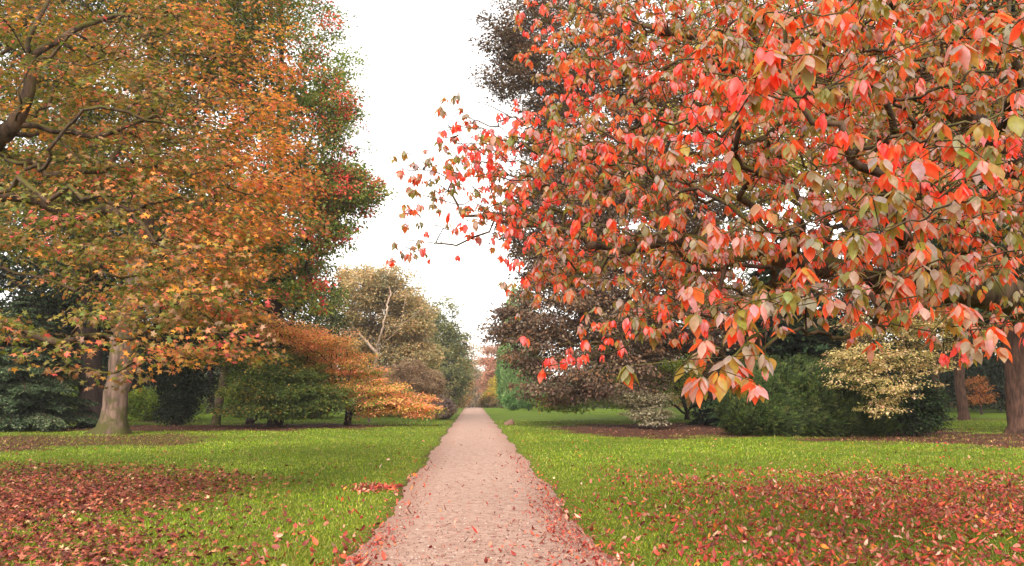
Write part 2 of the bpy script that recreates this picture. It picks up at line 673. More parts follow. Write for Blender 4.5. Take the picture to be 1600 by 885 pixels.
def conifer(name, label, base, height, radius, pal, n_bough=120, r_trunk=0.25, z0=0.4, leaf=0.14, group=None, bark=None,
            droop=0.35, dens=26, power=0.9, up=0.1):
    """Spruce or fir: straight trunk, whorled boughs hung with flat sprays."""
    base = np.array(base, float)
    root = thing(name, label, 'conifer', base, group)
    zs = z0 + (height - z0) * (rng.random(n_bough) ** 1.15)
    az = rng.random(n_bough) * 2 * math.pi
    L = radius * ((1 - (zs - z0) / (height - z0 + 0.01)) ** power) * (0.75 + 0.4 * rng.random(n_bough)) + 0.25
    # trunk + boughs
    P = [base + np.array([0, 0, -0.1])]
    par = [-1]
    zz = np.linspace(0, height, 24)[1:]
    for z in zz:
        P.append(base + np.array([0, 0, z]))
        par.append(len(P) - 2)
    LP, LD, LN, LS, LC = [], [], [], [], []
    for i in range(n_bough):
        j = 1 + int(np.clip(np.searchsorted(zz, zs[i]), 0, len(zz) - 1))
        last = j
        d = np.array([math.cos(az[i]), math.sin(az[i]), 0])
        s = np.array([-d[1], d[0], 0])
        z1 = P[j][2] - base[2]
        steps = 4
        for t in np.linspace(0, 1, steps + 1)[1:]:
            q = base + d * L[i] * t + np.array([0, 0, z1 + up * L[i] * t - droop * L[i] * t * t])
            P.append(q)
            par.append(last)
            last = len(P) - 1
        k = int(dens * L[i] * (0.8 + 0.4 * random.random())) + 8
        t = rng.random(k) ** 0.7
        wmax = 0.34 * L[i] * (1 - t * 0.75) + 0.08
        sd = (rng.random(k) * 2 - 1) * wmax
        q = base + d * (L[i] * t)[:, None] + s * sd[:, None]
        q[:, 2] = base[2] + z1 + up * L[i] * t - droop * L[i] * t * t - np.abs(sd) * 0.3 - rng.random(k) * 0.10
        LP.append(q)
        LD.append(d * 0.8 + s * (np.sign(sd) * 0.7)[:, None] + np.array([0, 0, -0.25]) + rng.standard_normal((k, 3)) * 0.25)
        LN.append(np.array([0, 0, 1.0]) + rng.standard_normal((k, 3)) * 0.35)
        LS.append(leaf * (0.7 + 0.7 * rng.random(k)))
        LC.append(np.full(k, i))
    P = np.array(P)
    tube_mesh('trunk', P, par, 24, r_trunk, 0.012, bark or M_BARK_RED, root, flare=0.5, crook=0.02, power=0.6)
    LP, LD, LN, LS, LC = map(np.concatenate, (LP, LD, LN, LS, LC))
    ok = LP[:, 2] > gz(LP[:, 0], LP[:, 1]) + 0.06
    LP, LD, LN, LS, LC = LP[ok], LD[ok], LN[ok], LS[ok], LC[ok]
    build_leaves('crown', LP, LD, LN, LS, palette(len(LP), pal, LC, 0.4, 0.2), T_rhomb(0.22, 0.2, 0.05), M_NEEDLE, root)
    return root


exec_order = []
# ------------------------------------------------------------------ ground
SOIL = [  # bare or littered beds: centre x, y, radii
]


def bed(px, d, rx, ry, amount=1.0):
    p = at(px, 620, d)
    SOIL.append((p[0], d, rx, ry, amount))


bed(1030, 44, 5.4, 10.0)            # under the copper beech
bed(1120, 45, 5.0, 9.5)
bed(1480, 34, 6.5, 4.6, 0.8)       # right, under the big trunks
bed(1640, 30, 5.0, 5.0, 0.8)
bed(60, 34, 8.5, 6.0, 0.62)         # left, round the grey trunk
bed(-120, 30, 6, 8, 0.7)
bed(330, 47, 9.0, 5.0, 0.95)
bed(480, 49, 5.5, 5.0, 1.0)
bed(1270, 42, 8, 6, 1.0)
bed(1420, 62, 12, 6, 0.5)
bed(100, 60, 12, 6, 0.6)


def soil_at(x, y):
    s = np.zeros_like(x, dtype=float)
    wob = 0.12 * np.sin(x * 1.3 + y * .4) + 0.10 * np.sin(y * 1.9 - x * .6)
    for cx, cy_, rx, ry, am in SOIL:
        q = np.sqrt(((x - cx) / rx) ** 2 + ((y - cy_) / ry) ** 2) + wob
        s = np.maximum(s, am * np.clip((1.15 - q) / 0.45, 0, 1))
    return s


def path_half(x, y):
    """Signed distance outside the path edge (negative on the path)."""
    wv = 0.06 * np.sin(y * 0.9) + 0.025 * np.sin(y * 2.3 + 1) + 0.012 * np.sin(y * 5.1) + 0.02 * np.sin(y * 9.7 + 2)
    w2 = 0.06 * np.sin(y * 0.7 + 2) + 0.025 * np.sin(y * 2.9) + 0.012 * np.sin(y * 6.3 + 1) + 0.02 * np.sin(y * 11.0)
    return np.where(x > 0.06, x - 0.06 - 1.28 - wv, -(x - 0.06) - 1.22 - w2)


def grid(x0, x1, nx, y0, y1, ny, xs=None, ys=None):
    xs = np.linspace(x0, x1, nx) if xs is None else xs
    ys = np.linspace(y0, y1, ny) if ys is None else ys
    X, Y = np.meshgrid(xs, ys)
    nx, ny = len(xs), len(ys)
    i = np.arange(ny - 1)[:, None] * nx + np.arange(nx - 1)[None]
    f = np.stack([i, i + 1, i + nx + 1, i + nx], -1).reshape(-1, 4)
    return X.ravel(), Y.ravel(), f


def ground_material():
    m, nt, out = new_mat('lawn')
    N_ = nt.nodes.new
    L_ = nt.links.new
    tc = N_('ShaderNodeTexCoord')

    def noise(scale, detail=5, rough=0.6):
        n = N_('ShaderNodeTexNoise')
        n.inputs['Scale'].default_value = scale
        n.inputs['Detail'].default_value = detail
        n.inputs['Roughness'].default_value = rough
        L_(tc.outputs['Object'], n.inputs['Vector'])
        return n.outputs[0]

    def ramp(src, stops):
        r = N_('ShaderNodeValToRGB')
        e = r.color_ramp.elements
        e[0].position, e[0].color = stops[0][0], (*s2l(stops[0][1]), 1)
        e[1].position, e[1].color = stops[-1][0], (*s2l(stops[-1][1]), 1)
        for p, c in stops[1:-1]:
            q = e.new(p)
            q.color = (*s2l(c), 1)
        L_(src, r.inputs[0])
        return r.outputs[0]

    def mix(f, a, b):
        x = N_('ShaderNodeMix')
        x.data_type = 'RGBA'
        if isinstance(f, float):
            x.inputs[0].default_value = f
        else:
            L_(f, x.inputs[0])
        L_(a, x.inputs[6])
        L_(b, x.inputs[7])
        return x.outputs[2]

    big = noise(0.35, 4)
    fine = noise(14, 6, 0.75)
    grass = mix(0.45, ramp(big, [(0.3, (72, 88, 14)), (0.5, (86, 102, 18)), (0.7, (104, 112, 30))]),
                ramp(fine, [(0.3, (50, 76, 14)), (0.5, (82, 108, 24)), (0.7, (118, 128, 48))]))
    soil = mix(0.5, ramp(noise(2.0, 6), [(0.3, (58, 36, 28)), (0.7, (88, 58, 42))]),  # earth browns, darkened to carry some of the shade under the trees
               ramp(noise(30, 4), [(0.35, (42, 28, 22)), (0.55, (82, 52, 38)), (0.75, (128, 84, 60))]))
    a = N_('ShaderNodeAttribute')
    a.attribute_name = 'soil'
    ad = N_('ShaderNodeMath')
    ad.operation = 'MULTIPLY_ADD'
    ad.inputs[1].default_value = 0.9
    L_(noise(5, 6, 0.7), ad.inputs[0])
    L_(a.outputs['Fac'], ad.inputs[2])
    mr = N_('ShaderNodeMapRange')
    mr.inputs[1].default_value = 0.78
    mr.inputs[2].default_value = 1.12
    L_(ad.outputs[0], mr.inputs[0])
    col = mix(mr.outputs[0], grass, soil)
    p = N_('ShaderNodeBsdfPrincipled')
    p.inputs['Roughness'].default_value = 0.9
    p.inputs['Specular IOR Level'].default_value = 0.1
    L_(col, p.inputs['Base Color'])
    bp = N_('ShaderNodeBump')
    bp.inputs['Strength'].default_value = 0.8
    bp.inputs['Distance'].default_value = 0.05
    L_(fine, bp.inputs['Height'])
    L_(bp.outputs[0], p.inputs['Normal'])
    L_(p.outputs[0], out.inputs['Surface'])
    return m


def build_ground():
    xs = np.concatenate([np.linspace(-900, -70, 16), np.linspace(-60, 60, 301), np.linspace(70, 900, 16)])
    ys = np.concatenate([np.linspace(-150, -10, 8), np.linspace(-5, 110, 288), np.linspace(115, 340, 46), np.linspace(380, 1500, 12)])
    X, Y, f = grid(0, 0, 0, 0, 0, 0, xs, ys)
    Z = gz(X, Y) + 0.012 * np.sin(X * 7.1) * np.sin(Y * 6.3) * (np.abs(X) > 1.6)
    o = mesh_np('lawn', np.stack([X, Y, Z], 1), f, ground_material(), smooth=True)
    a = o.data.attributes.new('soil', 'FLOAT', 'POINT')
    s = soil_at(X, Y)
    d = path_half(X, Y)
    s = np.maximum(s, np.clip(0.62 - d / 0.5, 0, 0.62) * (d > -0.5))
    a.data.foreach_set('value', s.astype(np.float32))
    tag(o, kind='structure')

    m, nt, out = new_mat('gravel_path')
    N_, L_ = nt.nodes.new, nt.links.new
    tc = N_('ShaderNodeTexCoord')
    n1 = N_('ShaderNodeTexNoise'); n1.inputs['Scale'].default_value = 90; n1.inputs['Detail'].default_value = 6; n1.inputs['Roughness'].default_value = 0.8
    n2 = N_('ShaderNodeTexNoise'); n2.inputs['Scale'].default_value = 9; n2.inputs['Detail'].default_value = 7; n2.inputs['Roughness'].default_value = 0.65
    vo = N_('ShaderNodeTexVoronoi'); vo.inputs['Scale'].default_value = 60
    for q in (n1, n2, vo):
        L_(tc.outputs['Object'], q.inputs['Vector'])
    r1 = N_('ShaderNodeValToRGB')
    e = r1.color_ramp.elements
    e[0].position, e[0].color = 0.3, (*s2l((112, 76, 66)), 1)
    e[1].position, e[1].color = 0.72, (*s2l((204, 180, 164)), 1)
    q = e.new(0.5); q.color = (*s2l((164, 130, 112)), 1)
    L_(n1.outputs[0], r1.inputs[0])
    r2 = N_('ShaderNodeValToRGB')
    e = r2.color_ramp.elements
    e[0].position, e[0].color = 0.38, (*s2l((120, 82, 74)), 1)
    e[1].position, e[1].color = 0.60, (*s2l((184, 160, 146)), 1)
    L_(n2.outputs[0], r2.inputs[0])
    mx = N_('ShaderNodeMix'); mx.data_type = 'RGBA'; mx.inputs[0].default_value = 0.42
    L_(r1.outputs[0], mx.inputs[6]); L_(r2.outputs[0], mx.inputs[7])
    a = N_('ShaderNodeAttribute'); a.attribute_name = 'edge'
    dk = N_('ShaderNodeMix'); dk.data_type = 'RGBA'
    dk.inputs[7].default_value = (*s2l((128, 88, 72)), 1)
    ad = N_('ShaderNodeMath'); ad.operation = 'MULTIPLY'
    L_(a.outputs['Fac'], ad.inputs[0]); L_(n2.outputs[0], ad.inputs[1])
    mr = N_('ShaderNodeMapRange'); mr.inputs[1].default_value = 0.1; mr.inputs[2].default_value = 0.6
    mr.inputs[4].default_value = 0.5
    L_(ad.outputs[0], mr.inputs[0]); L_(mr.outputs[0], dk.inputs[0]); L_(mx.outputs[2], dk.inputs[6])
    p = N_('ShaderNodeBsdfPrincipled'); p.inputs['Roughness'].default_value = 0.85
    p.inputs['Specular IOR Level'].default_value = 0.2
    L_(dk.outputs[2], p.inputs['Base Color'])
    bp = N_('ShaderNodeBump'); bp.inputs['Strength'].default_value = 0.7; bp.inputs['Distance'].default_value = 0.02
    L_(n1.outputs[0], bp.inputs['Height']); L_(bp.outputs[0], p.inputs['Normal'])
    L_(p.outputs[0], out.inputs['Surface'])
    ys = np.concatenate([np.linspace(-40, 0, 30), np.linspace(0.3, 60, 280), np.linspace(61, 340, 140)])
    t = np.linspace(-1, 1, 23)
    wl = 1.22 + 0.06 * np.sin(ys * 0.7 + 2) + 0.025 * np.sin(ys * 2.9) + 0.012 * np.sin(ys * 6.3 + 1) + 0.02 * np.sin(ys * 11)
    wr = 1.28 + 0.06 * np.sin(ys * 0.9) + 0.025 * np.sin(ys * 2.3 + 1) + 0.012 * np.sin(ys * 5.1) + 0.02 * np.sin(ys * 9.7 + 2)
    X = np.where(t[None] < 0, t[None] * wl[:, None], t[None] * wr[:, None]) + 0.06
    Y = np.repeat(ys[:, None], len(t), 1)
    Z = gz(X, Y) + 0.006 + 0.03 * (1 - t[None] ** 2)
    nx = len(t)
    i = np.arange(len(ys) - 1)[:, None] * nx + np.arange(nx - 1)[None]
    f = np.stack([i, i + 1, i + nx + 1, i + nx], -1).reshape(-1, 4)
    o = mesh_np('gravel_path', np.stack([X.ravel(), Y.ravel(), Z.ravel()], 1), f, m, smooth=True)
    a = o.data.attributes.new('edge', 'FLOAT', 'POINT')
    a.data.foreach_set('value', np.repeat(np.clip((np.abs(t) - 0.45) / 0.5, 0, 1)[None], len(ys), 0).ravel().astype(np.float32))
    tag(o, kind='structure')


def surf_z(x, y):
    d = path_half(x, y)
    t = np.clip(-d / 1.25, 0, 1)
    return gz(x, y) + np.where(d < 0, 0.008 + 0.03 * (1 - (1 - t) ** 2), 0.0)


def view_sample(n, d0, d1, pxa=-60, pxb=1660, p=1.0):
    """Points on the ground within the wide fan ahead, thicker near by."""
    u = rng.random(n)
    if p == 1.0:
        y = d0 * (d1 / d0) ** u
    else:
        y = (d0 ** (1 - p) + u * (d1 ** (1 - p) - d0 ** (1 - p))) ** (1 / (1 - p))
    x = (rng.uniform(pxa, pxb, n) - 740) / F * y
    return x, y


def smooth(a, b, v):
    t = np.clip((v - a) / (b - a), 0, 1)
    return t * t * (3 - 2 * t)


def litter_density(x, y):
    """How thickly leaves lie, 0 to 1."""
    n1 = 0.5 + 0.25 * np.sin(x * 1.1 + 0.6 * y) + 0.25 * np.sin(y * 1.5 - x * 0.7 + 2)
    n2 = 0.5 + 0.5 * np.sin(x * 3.1 + np.sin(y * 2.3) * 2) * np.sin(y * 2.9 + np.sin(x * 1.7) * 2)
    # left patch
    q = np.sqrt(((x + 9.2) / 5.6) ** 2 + ((y - 15.5) / 6.8) ** 2)
    left = smooth(1.15, 0.55, q) * (0.75 + 0.25 * n2)
    q3 = np.sqrt(((x + 5.5) / 3.2) ** 2 + ((y - 9.0) / 3.5) ** 2)
    left = np.maximum(left, smooth(1.1, 0.4, q3) * 0.5 * (0.3 + 0.7 * n2))
    # right patch
    q2 = np.sqrt(((x - 8.6) / 6.8) ** 2 + ((y - 14.5) / 6.6) ** 2)
    right = smooth(1.2, 0.2, q2) * (0.22 + 0.35 * n2 + 0.22 * n1)
    r2 = smooth(1.3, 3.2, x) * smooth(26, 14, y) * 0.22 * (0.4 + 0.6 * n2)
    base = 0.012 + 0.012 * n2
    leftg = smooth(-1.0, -3.2, x) * smooth(24, 9, y) * 0.10 * (0.3 + 0.7 * n2)
    d = path_half(x, y)
    edge_r = np.exp(-((d + 0.18) / 0.30) ** 2) * smooth(34, 19, y) * (x > 0) * 0.46 * (0.5 + 0.5 * n2)
    edge_l = np.exp(-((d + 0.14) / 0.22) ** 2) * smooth(30, 12, y) * (x < 0) * 0.32 * (0.3 + 0.7 * n2)
    spot = np.exp(-(((x + 1.65) / 0.42) ** 2 + ((y - 15.9) / 0.55) ** 2)) * 0.9
    bed_ = soil_at(x, y) * 0.40 * (y > 24)
    onpath = (d < -0.2)
    dens = np.maximum.reduce([left, right, r2, base, leftg, bed_])
    dens = np.where(onpath, 0.02 + 0.04 * smooth(0.0, 1.0, x), dens * smooth(-0.2, 0.25, d))
    return np.clip(np.maximum.reduce([dens, edge_r, edge_l, spot]), 0, 1)


def build_fallen():
    n = 680000
    x, y = view_sample(n, 6.0, 62, -140, 1760, p=1.55)
    dd_ = path_half(x, y)
    ok = rng.random(n) < litter_density(x, y) * np.where(dd_ < .12, .8, 0.44)
    x, y = x[ok], y[ok]
    n = len(x)
    d = path_half(x, y)
    z = surf_z(x, y) + 0.012 + 0.03 * rng.random(n) * (d > 0)
    z = np.where(d > 0, z + 0.012, z - .004)
    az = rng.random(n) * 2 * math.pi
    D = np.stack([np.cos(az), np.sin(az), 0.25 * rng.standard_normal(n)], 1)
    tilt = np.where(d > 0, 0.5, 0.16)[:, None]
    N = np.array([0, 0, 1.0]) + rng.standard_normal((n, 3)) * tilt
    N[:, 2] = np.abs(N[:, 2]) + 0.1
    flip = rng.random(n) < 0.35                          # lying face down, so curling up at the edges
    sz = np.where(x < -1.0, 0.078, 0.064) * (0.38 + 0.95 * rng.random(n) ** 1.4)
    crumb = (d < 0.12) & (rng.random(n) < .74)
    sz = np.where(crumb, sz * .36, sz)
    palL = [(108, 48, 38, 4), (136, 66, 50, 4), (164, 96, 74, 2), (84, 38, 32, 3.5), (184, 98, 58, .8), (196, 150, 116, 0.5)]
    palR = [(166, 64, 50, 4), (196, 84, 54, 2.5), (134, 52, 46, 4), (190, 120, 100, 2.5), (212, 126, 50, 0.7), (112, 52, 44, 3), (186, 66, 64, 1), (206, 164, 138, 0.6), (150, 96, 74, 2)]
    palD = [(104, 62, 46, 4), (134, 84, 60, 3), (84, 48, 38, 3), (168, 120, 84, 1)]
    cL, cR, cD = palette(n, palL), palette(n, palR), palette(n, palD)
    col = np.where((x < -2.2)[:, None], cL, cR)
    far = (y > 27) & (soil_at(x, y) > 0.3)
    col = np.where(far[:, None], cD, col)
    P = np.stack([x, y, z + np.where(flip, sz * 0.12, 0)], 1)
    tm = (x < -2.2)
    parts = []
    for sel, T in ((tm, T_maple()), (~tm, T_oval())):
        V, Fc = T
        V = V.copy()
        V[:, 0] -= 0.5
        V[:, 2] = V[:, 2] * 1.15 + 0.10
        Vf = V.copy()
        Vf[:, 2] = -Vf[:, 2] + 0.02
        for s2_, VV in ((sel & ~flip, V), (sel & flip, Vf)):
            parts.append((P[s2_], D[s2_], N[s2_], sz[s2_], col[s2_], VV, Fc))
    AV, AF, AC = [], [], []
    off = 0
    for p_, d_, n_, s_, c_, VV, Fc in parts:
        d_ = norm(d_)
        n_ = norm(n_ - d_ * (n_ * d_).sum(1, keepdims=True))
        s__ = np.cross(n_, d_)
        curl = (0.4 + 2.6 * rng.random(len(p_)) ** 1.5)[:, None, None]
        s3 = s_[:, None, None]
        v = p_[:, None] + s3 * (VV[None, :, 0:1] * d_[:, None] + VV[None, :, 1:2] * s__[:, None] + VV[None, :, 2:3] * n_[:, None] * curl)
        k = len(VV)
        AV.append(v.reshape(-1, 3))
        AF.append((Fc[None] + (np.arange(len(p_)) * k)[:, None, None]).reshape(-1, 3) + off)
        AC.append(np.repeat(c_, k, axis=0))
        off += len(p_) * k
    o = mesh_np('fallen_leaves', np.vstack(AV), np.vstack(AF), M_FALLEN, None, np.vstack(AC))
    tag(o, 'red and brown autumn leaves fallen over lawn and path edges', 'fallen leaves', 'stuff')
    return n


def build_grit():
    n = 15000
    x, y = view_sample(n, 6.5, 26, 480, 1060, p=1.6)
    ok = path_half(x, y) < -.04
    x, y = x[ok], y[ok]
    n = len(x)
    z = surf_z(x, y)
    r = .0035 + .0085 * rng.random(n) ** 2.5
    base = np.array([[1, 0, .05], [.3, .95, .1], [-.85, .5, .05], [-.7, -.7, .1], [.35, -.9, .05], [.1, .05, .75], [0, 0, -.5]])
    a = rng.random(n) * 6.28
    ca, sa = np.cos(a)[:, None], np.sin(a)[:, None]
    v = base[None] * (1 + .25 * rng.standard_normal((n, 7, 1)))
    vx = v[:, :, 0] * ca - v[:, :, 1] * sa
    vy = v[:, :, 0] * sa + v[:, :, 1] * ca
    V = np.stack([vx * r[:, None] + x[:, None], vy * r[:, None] + y[:, None], v[:, :, 2] * r[:, None] + z[:, None]], -1).reshape(-1, 3)
    f = np.array([[i, (i + 1) % 5, 5] for i in range(5)] + [[(i + 1) % 5, i, 6] for i in range(5)])
    Fc = (f[None] + (np.arange(n) * 7)[:, None, None]).reshape(-1, 3)
    col = np.repeat(palette(n, [(176, 150, 136, 4), (128, 98, 88, 4), (206, 188, 174, 2), (92, 70, 64, 3)]), 7, 0)
    o = mesh_np('gravel', V, Fc, M_FALLEN, None, col)
    tag(o, 'loose small stones on the pinkish gravel path', 'gravel', 'stuff')


def build_grass():
    n = 520000
    x, y = view_sample(n, 6.5, 60, -120, 1740, p=1.25)
    d = path_half(x, y)
    tuft = 0.55 + 0.45 * np.sin(x * 5.3 + np.sin(y * 3.1)) * np.sin(y * 4.7 + np.sin(x * 2.9))
    keep = (d > -0.10 + 0.26 * rng.random(n)) & (rng.random(n) < (1 - 1.05 * soil_at(x, y))) & (rng.random(n) < 0.55 + 0.45 * tuft)
    keep &= rng.random(n) < (1 - 0.55 * litter_density(x, y))
    x, y, d, tuft = x[keep], y[keep], d[keep], tuft[keep]
    n = len(x)
    z = gz(x, y) - 0.004
    az = rng.random(n) * 2 * math.pi
    lean = 0.25 + 0.6 * rng.random(n)
    D = np.stack([np.cos(az) * lean, np.sin(az) * lean, np.ones(n)], 1)
    N = np.stack([np.cos(az), np.sin(az), 0.1 * np.ones(n)], 1)
    h = (0.026 + 0.045 * rng.random(n)) * (0.62 + 0.5 * tuft) * np.clip(0.35 + d * 1.2, 0.35, 1)
    h *= 1 + 0.012 * y
    w = (0.0055 + 0.005 * rng.random(n)) * (1 + 0.06 * np.maximum(y - 8, 0))
    pal = [(112, 136, 18, 4), (132, 154, 26, 4), (90, 112, 14, 3), (156, 168, 46, 1.8), (170, 160, 92, 2.4), (74, 94, 20, 2), (140, 132, 60, 2)]
    patch = np.clip(0.5 + 0.25 * np.sin(x * .8 + 1.2 + np.sin(y * .5)) + 0.25 * np.sin(y * .6 - x * .3) + .22 * np.sin(x * 2.9 + 1.5 * np.sin(y * 1.7)) * np.sin(y * 2.4 + 1.3 * np.sin(x * 1.9)) + .2 * (tuft - .5), 0, 1)[:, None]
    col = palette(n, pal) * (0.72 + 0.56 * patch)
    # worn yellowish verge beside the path
    worn = smooth(.45, .95, .5 + .5 * np.sin(x * 1.15 + 2.2 * np.sin(y * .55)) * np.sin(y * .95 + 1.7 * np.sin(x * .8))) * .55
    v = np.maximum(np.maximum(np.exp(-np.maximum(d, 0) / 0.6) * 0.6, np.clip(litter_density(x, y) * 1.1, 0, .6)), worn * rng.random(n))[:, None]
    col = col * (1 - v) + palette(n, [(150, 132, 52, 1), (128, 118, 44, 1)]) * v
    o = build_leaves('grass', np.stack([x, y, z], 1), D, N, h, col, T_blade(), M_GRASS, None, width=w)
    tag(o, 'short green lawn grass either side of the path', 'grass', 'stuff')


build_ground()
build_fallen()
build_grass()
build_grit()
# ------------------------------------------------------------------ palettes (own colours of the leaves)
PAL_ORANGE = [(142, 116, 56, 4), (118, 110, 46, 4), (170, 110, 66, 3), (184, 104, 74, 2), (98, 102, 42, 4), (198, 134, 56, 1.6), (200, 88, 84, .9), (146, 110, 80, 4), (120, 92, 66, 3)]
PAL_OLIVE = [(66, 76, 30, 4), (84, 92, 38, 4), (52, 62, 28, 4), (108, 104, 44, 2), (130, 104, 52, 1)]
PAL_DARK = [(30, 42, 22, 4), (40, 54, 26, 4), (24, 34, 20, 3), (56, 68, 30, 1.5)]
PAL_SPRUCE = [(56, 70, 44, 4), (74, 88, 58, 4), (42, 54, 34, 3), (104, 112, 80, 1.5)]
PAL_COPPER = [(94, 72, 58, 4), (114, 90, 72, 4), (74, 56, 48, 3), (132, 106, 82, 2), (124, 86, 56, 2), (136, 116, 98, 1)]
PAL_TAN = [(140, 118, 84, 4), (154, 130, 92, 3), (118, 106, 76, 3), (102, 98, 68, 3), (166, 142, 104, 1)]
PAL_YEW = [(40, 52, 20, 4), (54, 68, 26, 4), (32, 42, 18, 3), (76, 88, 36, 2), (90, 92, 46, 1)]
PAL_CREAM = [(178, 158, 104, 4), (200, 178, 130, 3), (140, 126, 72, 3), (104, 104, 54, 3), (206, 164, 128, 2)]
PAL_LIME = [(112, 128, 36, 4), (88, 108, 30, 3), (140, 144, 44, 2), (70, 90, 28, 2)]


# ------------------------------------------------------------------ left of the path
def left_trees():
    # big orange maple; its trunk stands outside the frame, its boughs cross the upper left
    def col_or(pos, cl):
        c = palette(len(pos), PAL_ORANGE, cl, 0.55, 0.18)
        q = palette(len(pos), [(198, 116, 58, 4), (200, 138, 60, 3), (188, 98, 72, 2), (156, 112, 52, 3)], cl, .5, .15)
        o_ = palette(len(pos), [(108, 106, 42, 4), (90, 98, 38, 4), (132, 116, 60, 3), (136, 100, 66, 3)], cl, .5, .15)
        px = pos[:, 0] / pos[:, 1] * F + 740
        fld = (np.sin(pos[:, 0] * 1.3 + np.sin(pos[:, 1] * 1.1)) + np.sin(pos[:, 2] * 1.9 + pos[:, 1] * .8 + 1)) / 2
        t = np.clip(smooth(180, 420, px) * smooth(2.5, 5.5, pos[:, 2]) * 0.52 + .30 * fld, 0, .9)
        u = rng.random(len(pos))
        c = np.where((u < t)[:, None], q, c)
        t2 = np.clip(smooth(400, 60, px) * 0.5 - .30 * fld, 0, .9)
        c = np.where((u > 1 - t2)[:, None], o_, c)
        return c

    b0 = np.array([-10.2, 16.5, 0.0])
    trunk = [b0, b0 + [0.3, 0, 2.2], at(-70, 330, 16), at(-20, 235, 15.6), at(22, 195, 15.3), at(46, 140, 15.2), at(46, 90, 15.2), at(66, 20, 15.4), at(90, -90, 15.8), at(120, -220, 16.5)]
    limbs = [
        [at(46, 100, 15.2), at(80, 90, 15), at(118, 100, 14.8), at(175, 92, 14.6)],
        [at(-20, 235, 15.6), at(40, 265, 15), at(70, 262, 14.6), at(92, 215, 14.3), at(130, 172, 14.2), at(200, 175, 14.2), at(250, 190, 14.3), at(305, 160, 14.6), at(345, 150, 15)],
        [at(-70, 330, 16), at(0, 300, 15), at(60, 303, 14.4), at(130, 312, 14), at(205, 330, 14)],
        [at(-70, 330, 16), at(0, 420, 14), at(80, 438, 13.4), at(170, 428, 13.2), at(260, 420, 13.5)],
        [b0 + [0.2, 0, 3.0], at(-40, 490, 14.5), at(40, 516, 13.8), at(110, 530, 13.6)],
        [at(46, 90, 15.2), at(130, 40, 16), at(230, 10, 17), at(330, -30, 18)],
        [at(200, 175, 14.2), at(250, 270, 15), at(330, 330, 16), at(400, 400, 16.5)],
        [at(205, 330, 14), at(280, 430, 14), at(330, 500, 14), at(370, 560, 13.8)],
        [b0 + [0.2, 0, 3.0], b0 + [-2, 1, 6], b0 + [-3.5, 2, 9]],
        [b0 + [0.2, 0, 3.4], b0 + [-1, -2, 6], b0 + [-2, -4, 8.5]],
    ]
    blobs = [B(320, 210, 17, 165, 240, 3.6, 1.3), B(390, 330, 16, 85, 160, 2.6, 1.3), B(130, 170, 17, 170, 190, 3.0, 1.0), B(330, 490, 14, 90, 95, 2.0, 1.5),
             B(250, 400, 14.5, 160, 90, 2.2, 1.1), B(90, 360, 14, 140, 60, 2.2, 0.9), B(60, 520, 13.5, 130, 40, 1.8, 0.45), B(180, 530, 13.5, 90, 40, 1.6, 0.8),
             B(-160, 260, 17, 170, 240, 4.5, 0.5), B(150, -110, 17.5, 280, 140, 4.0, 0.6), B(-60, 60, 16, 140, 140, 4, .5)]
    tree('maple_tree', 'near maple of olive and orange leaves with mossy boughs at the upper left', 'tree', b0, blobs, PAL_ORANGE,
         n_clump=1250, per=36, leaf=0.098, spread=(0.40, 0.12), r_trunk=0.36, r_twig=0.005, K=.95, power=0.66, gain=1.15, tier=.75, trunk_top=trunk[1:], limbs=limbs,
         template=T_maple(), inner=0.15, bf=0.25, flare=0.5, droop=0.30, share=0.4, colfn=col_or, crook=0.09, flat=1.2)

    # grey trunk with a deep crown, behind it
    b = on_ground(178, 40)
    tree('beech_tree', 'broad grey trunk with mossy flared foot under green and russet foliage on the left lawn', 'tree', b,
         [B(210, 120, 42, 230, 240, 7), B(330, 330, 40, 130, 110, 4), B(120, 330, 42, 140, 100, 5), B(330, 60, 42, 120, 130, 5), B(200, -250, 42, 260, 230, 7), B(200, 470, 40, 110, 45, 3, .5)],
         [(72, 78, 30, 4), (96, 94, 34, 4), (56, 64, 26, 4), (130, 98, 40, 3), (150, 90, 44, 1.5)], n_clump=1500, per=46, gain=1.2, leaf=0.21, spread=(0.95, 0.4), r_trunk=0.52, r_twig=0.015,
         trunk_top=[b + [0.08, 0, 1.2], b + [0.22, 0, 3.2], at(207, 470, 40.2), at(216, 400, 40.3), at(232, 300, 40.8), at(240, 180, 41), at(240, 0, 41), at(240, -200, 41.5)],
         bark=M_BARK_GREY, flare=1.0, inner=0.35, bf=0.4)

    # tall green tree turning red at its tips, edge against the sky
    def col_red(pos, cl):
        c = palette(len(pos), [(88, 104, 44, 4), (108, 120, 54, 4), (70, 86, 38, 3), (124, 120, 60, 2), (128, 100, 60, .8)], cl, .4, .18)
        r_ = palette(len(pos), [(206, 72, 70, 3), (190, 84, 60, 3), (160, 84, 60, 2), (110, 98, 50, 2)], cl, .3, .12)
        px = pos[:, 0] / pos[:, 1] * F + 740
        k = int(cl.max()) + 1
        redc = rng.random(k)[cl]
        lead = smooth(380, 560, px)
        return np.where((redc < 0.05 + 0.20 * lead)[:, None], r_, c)
    b = on_ground(432, 50)
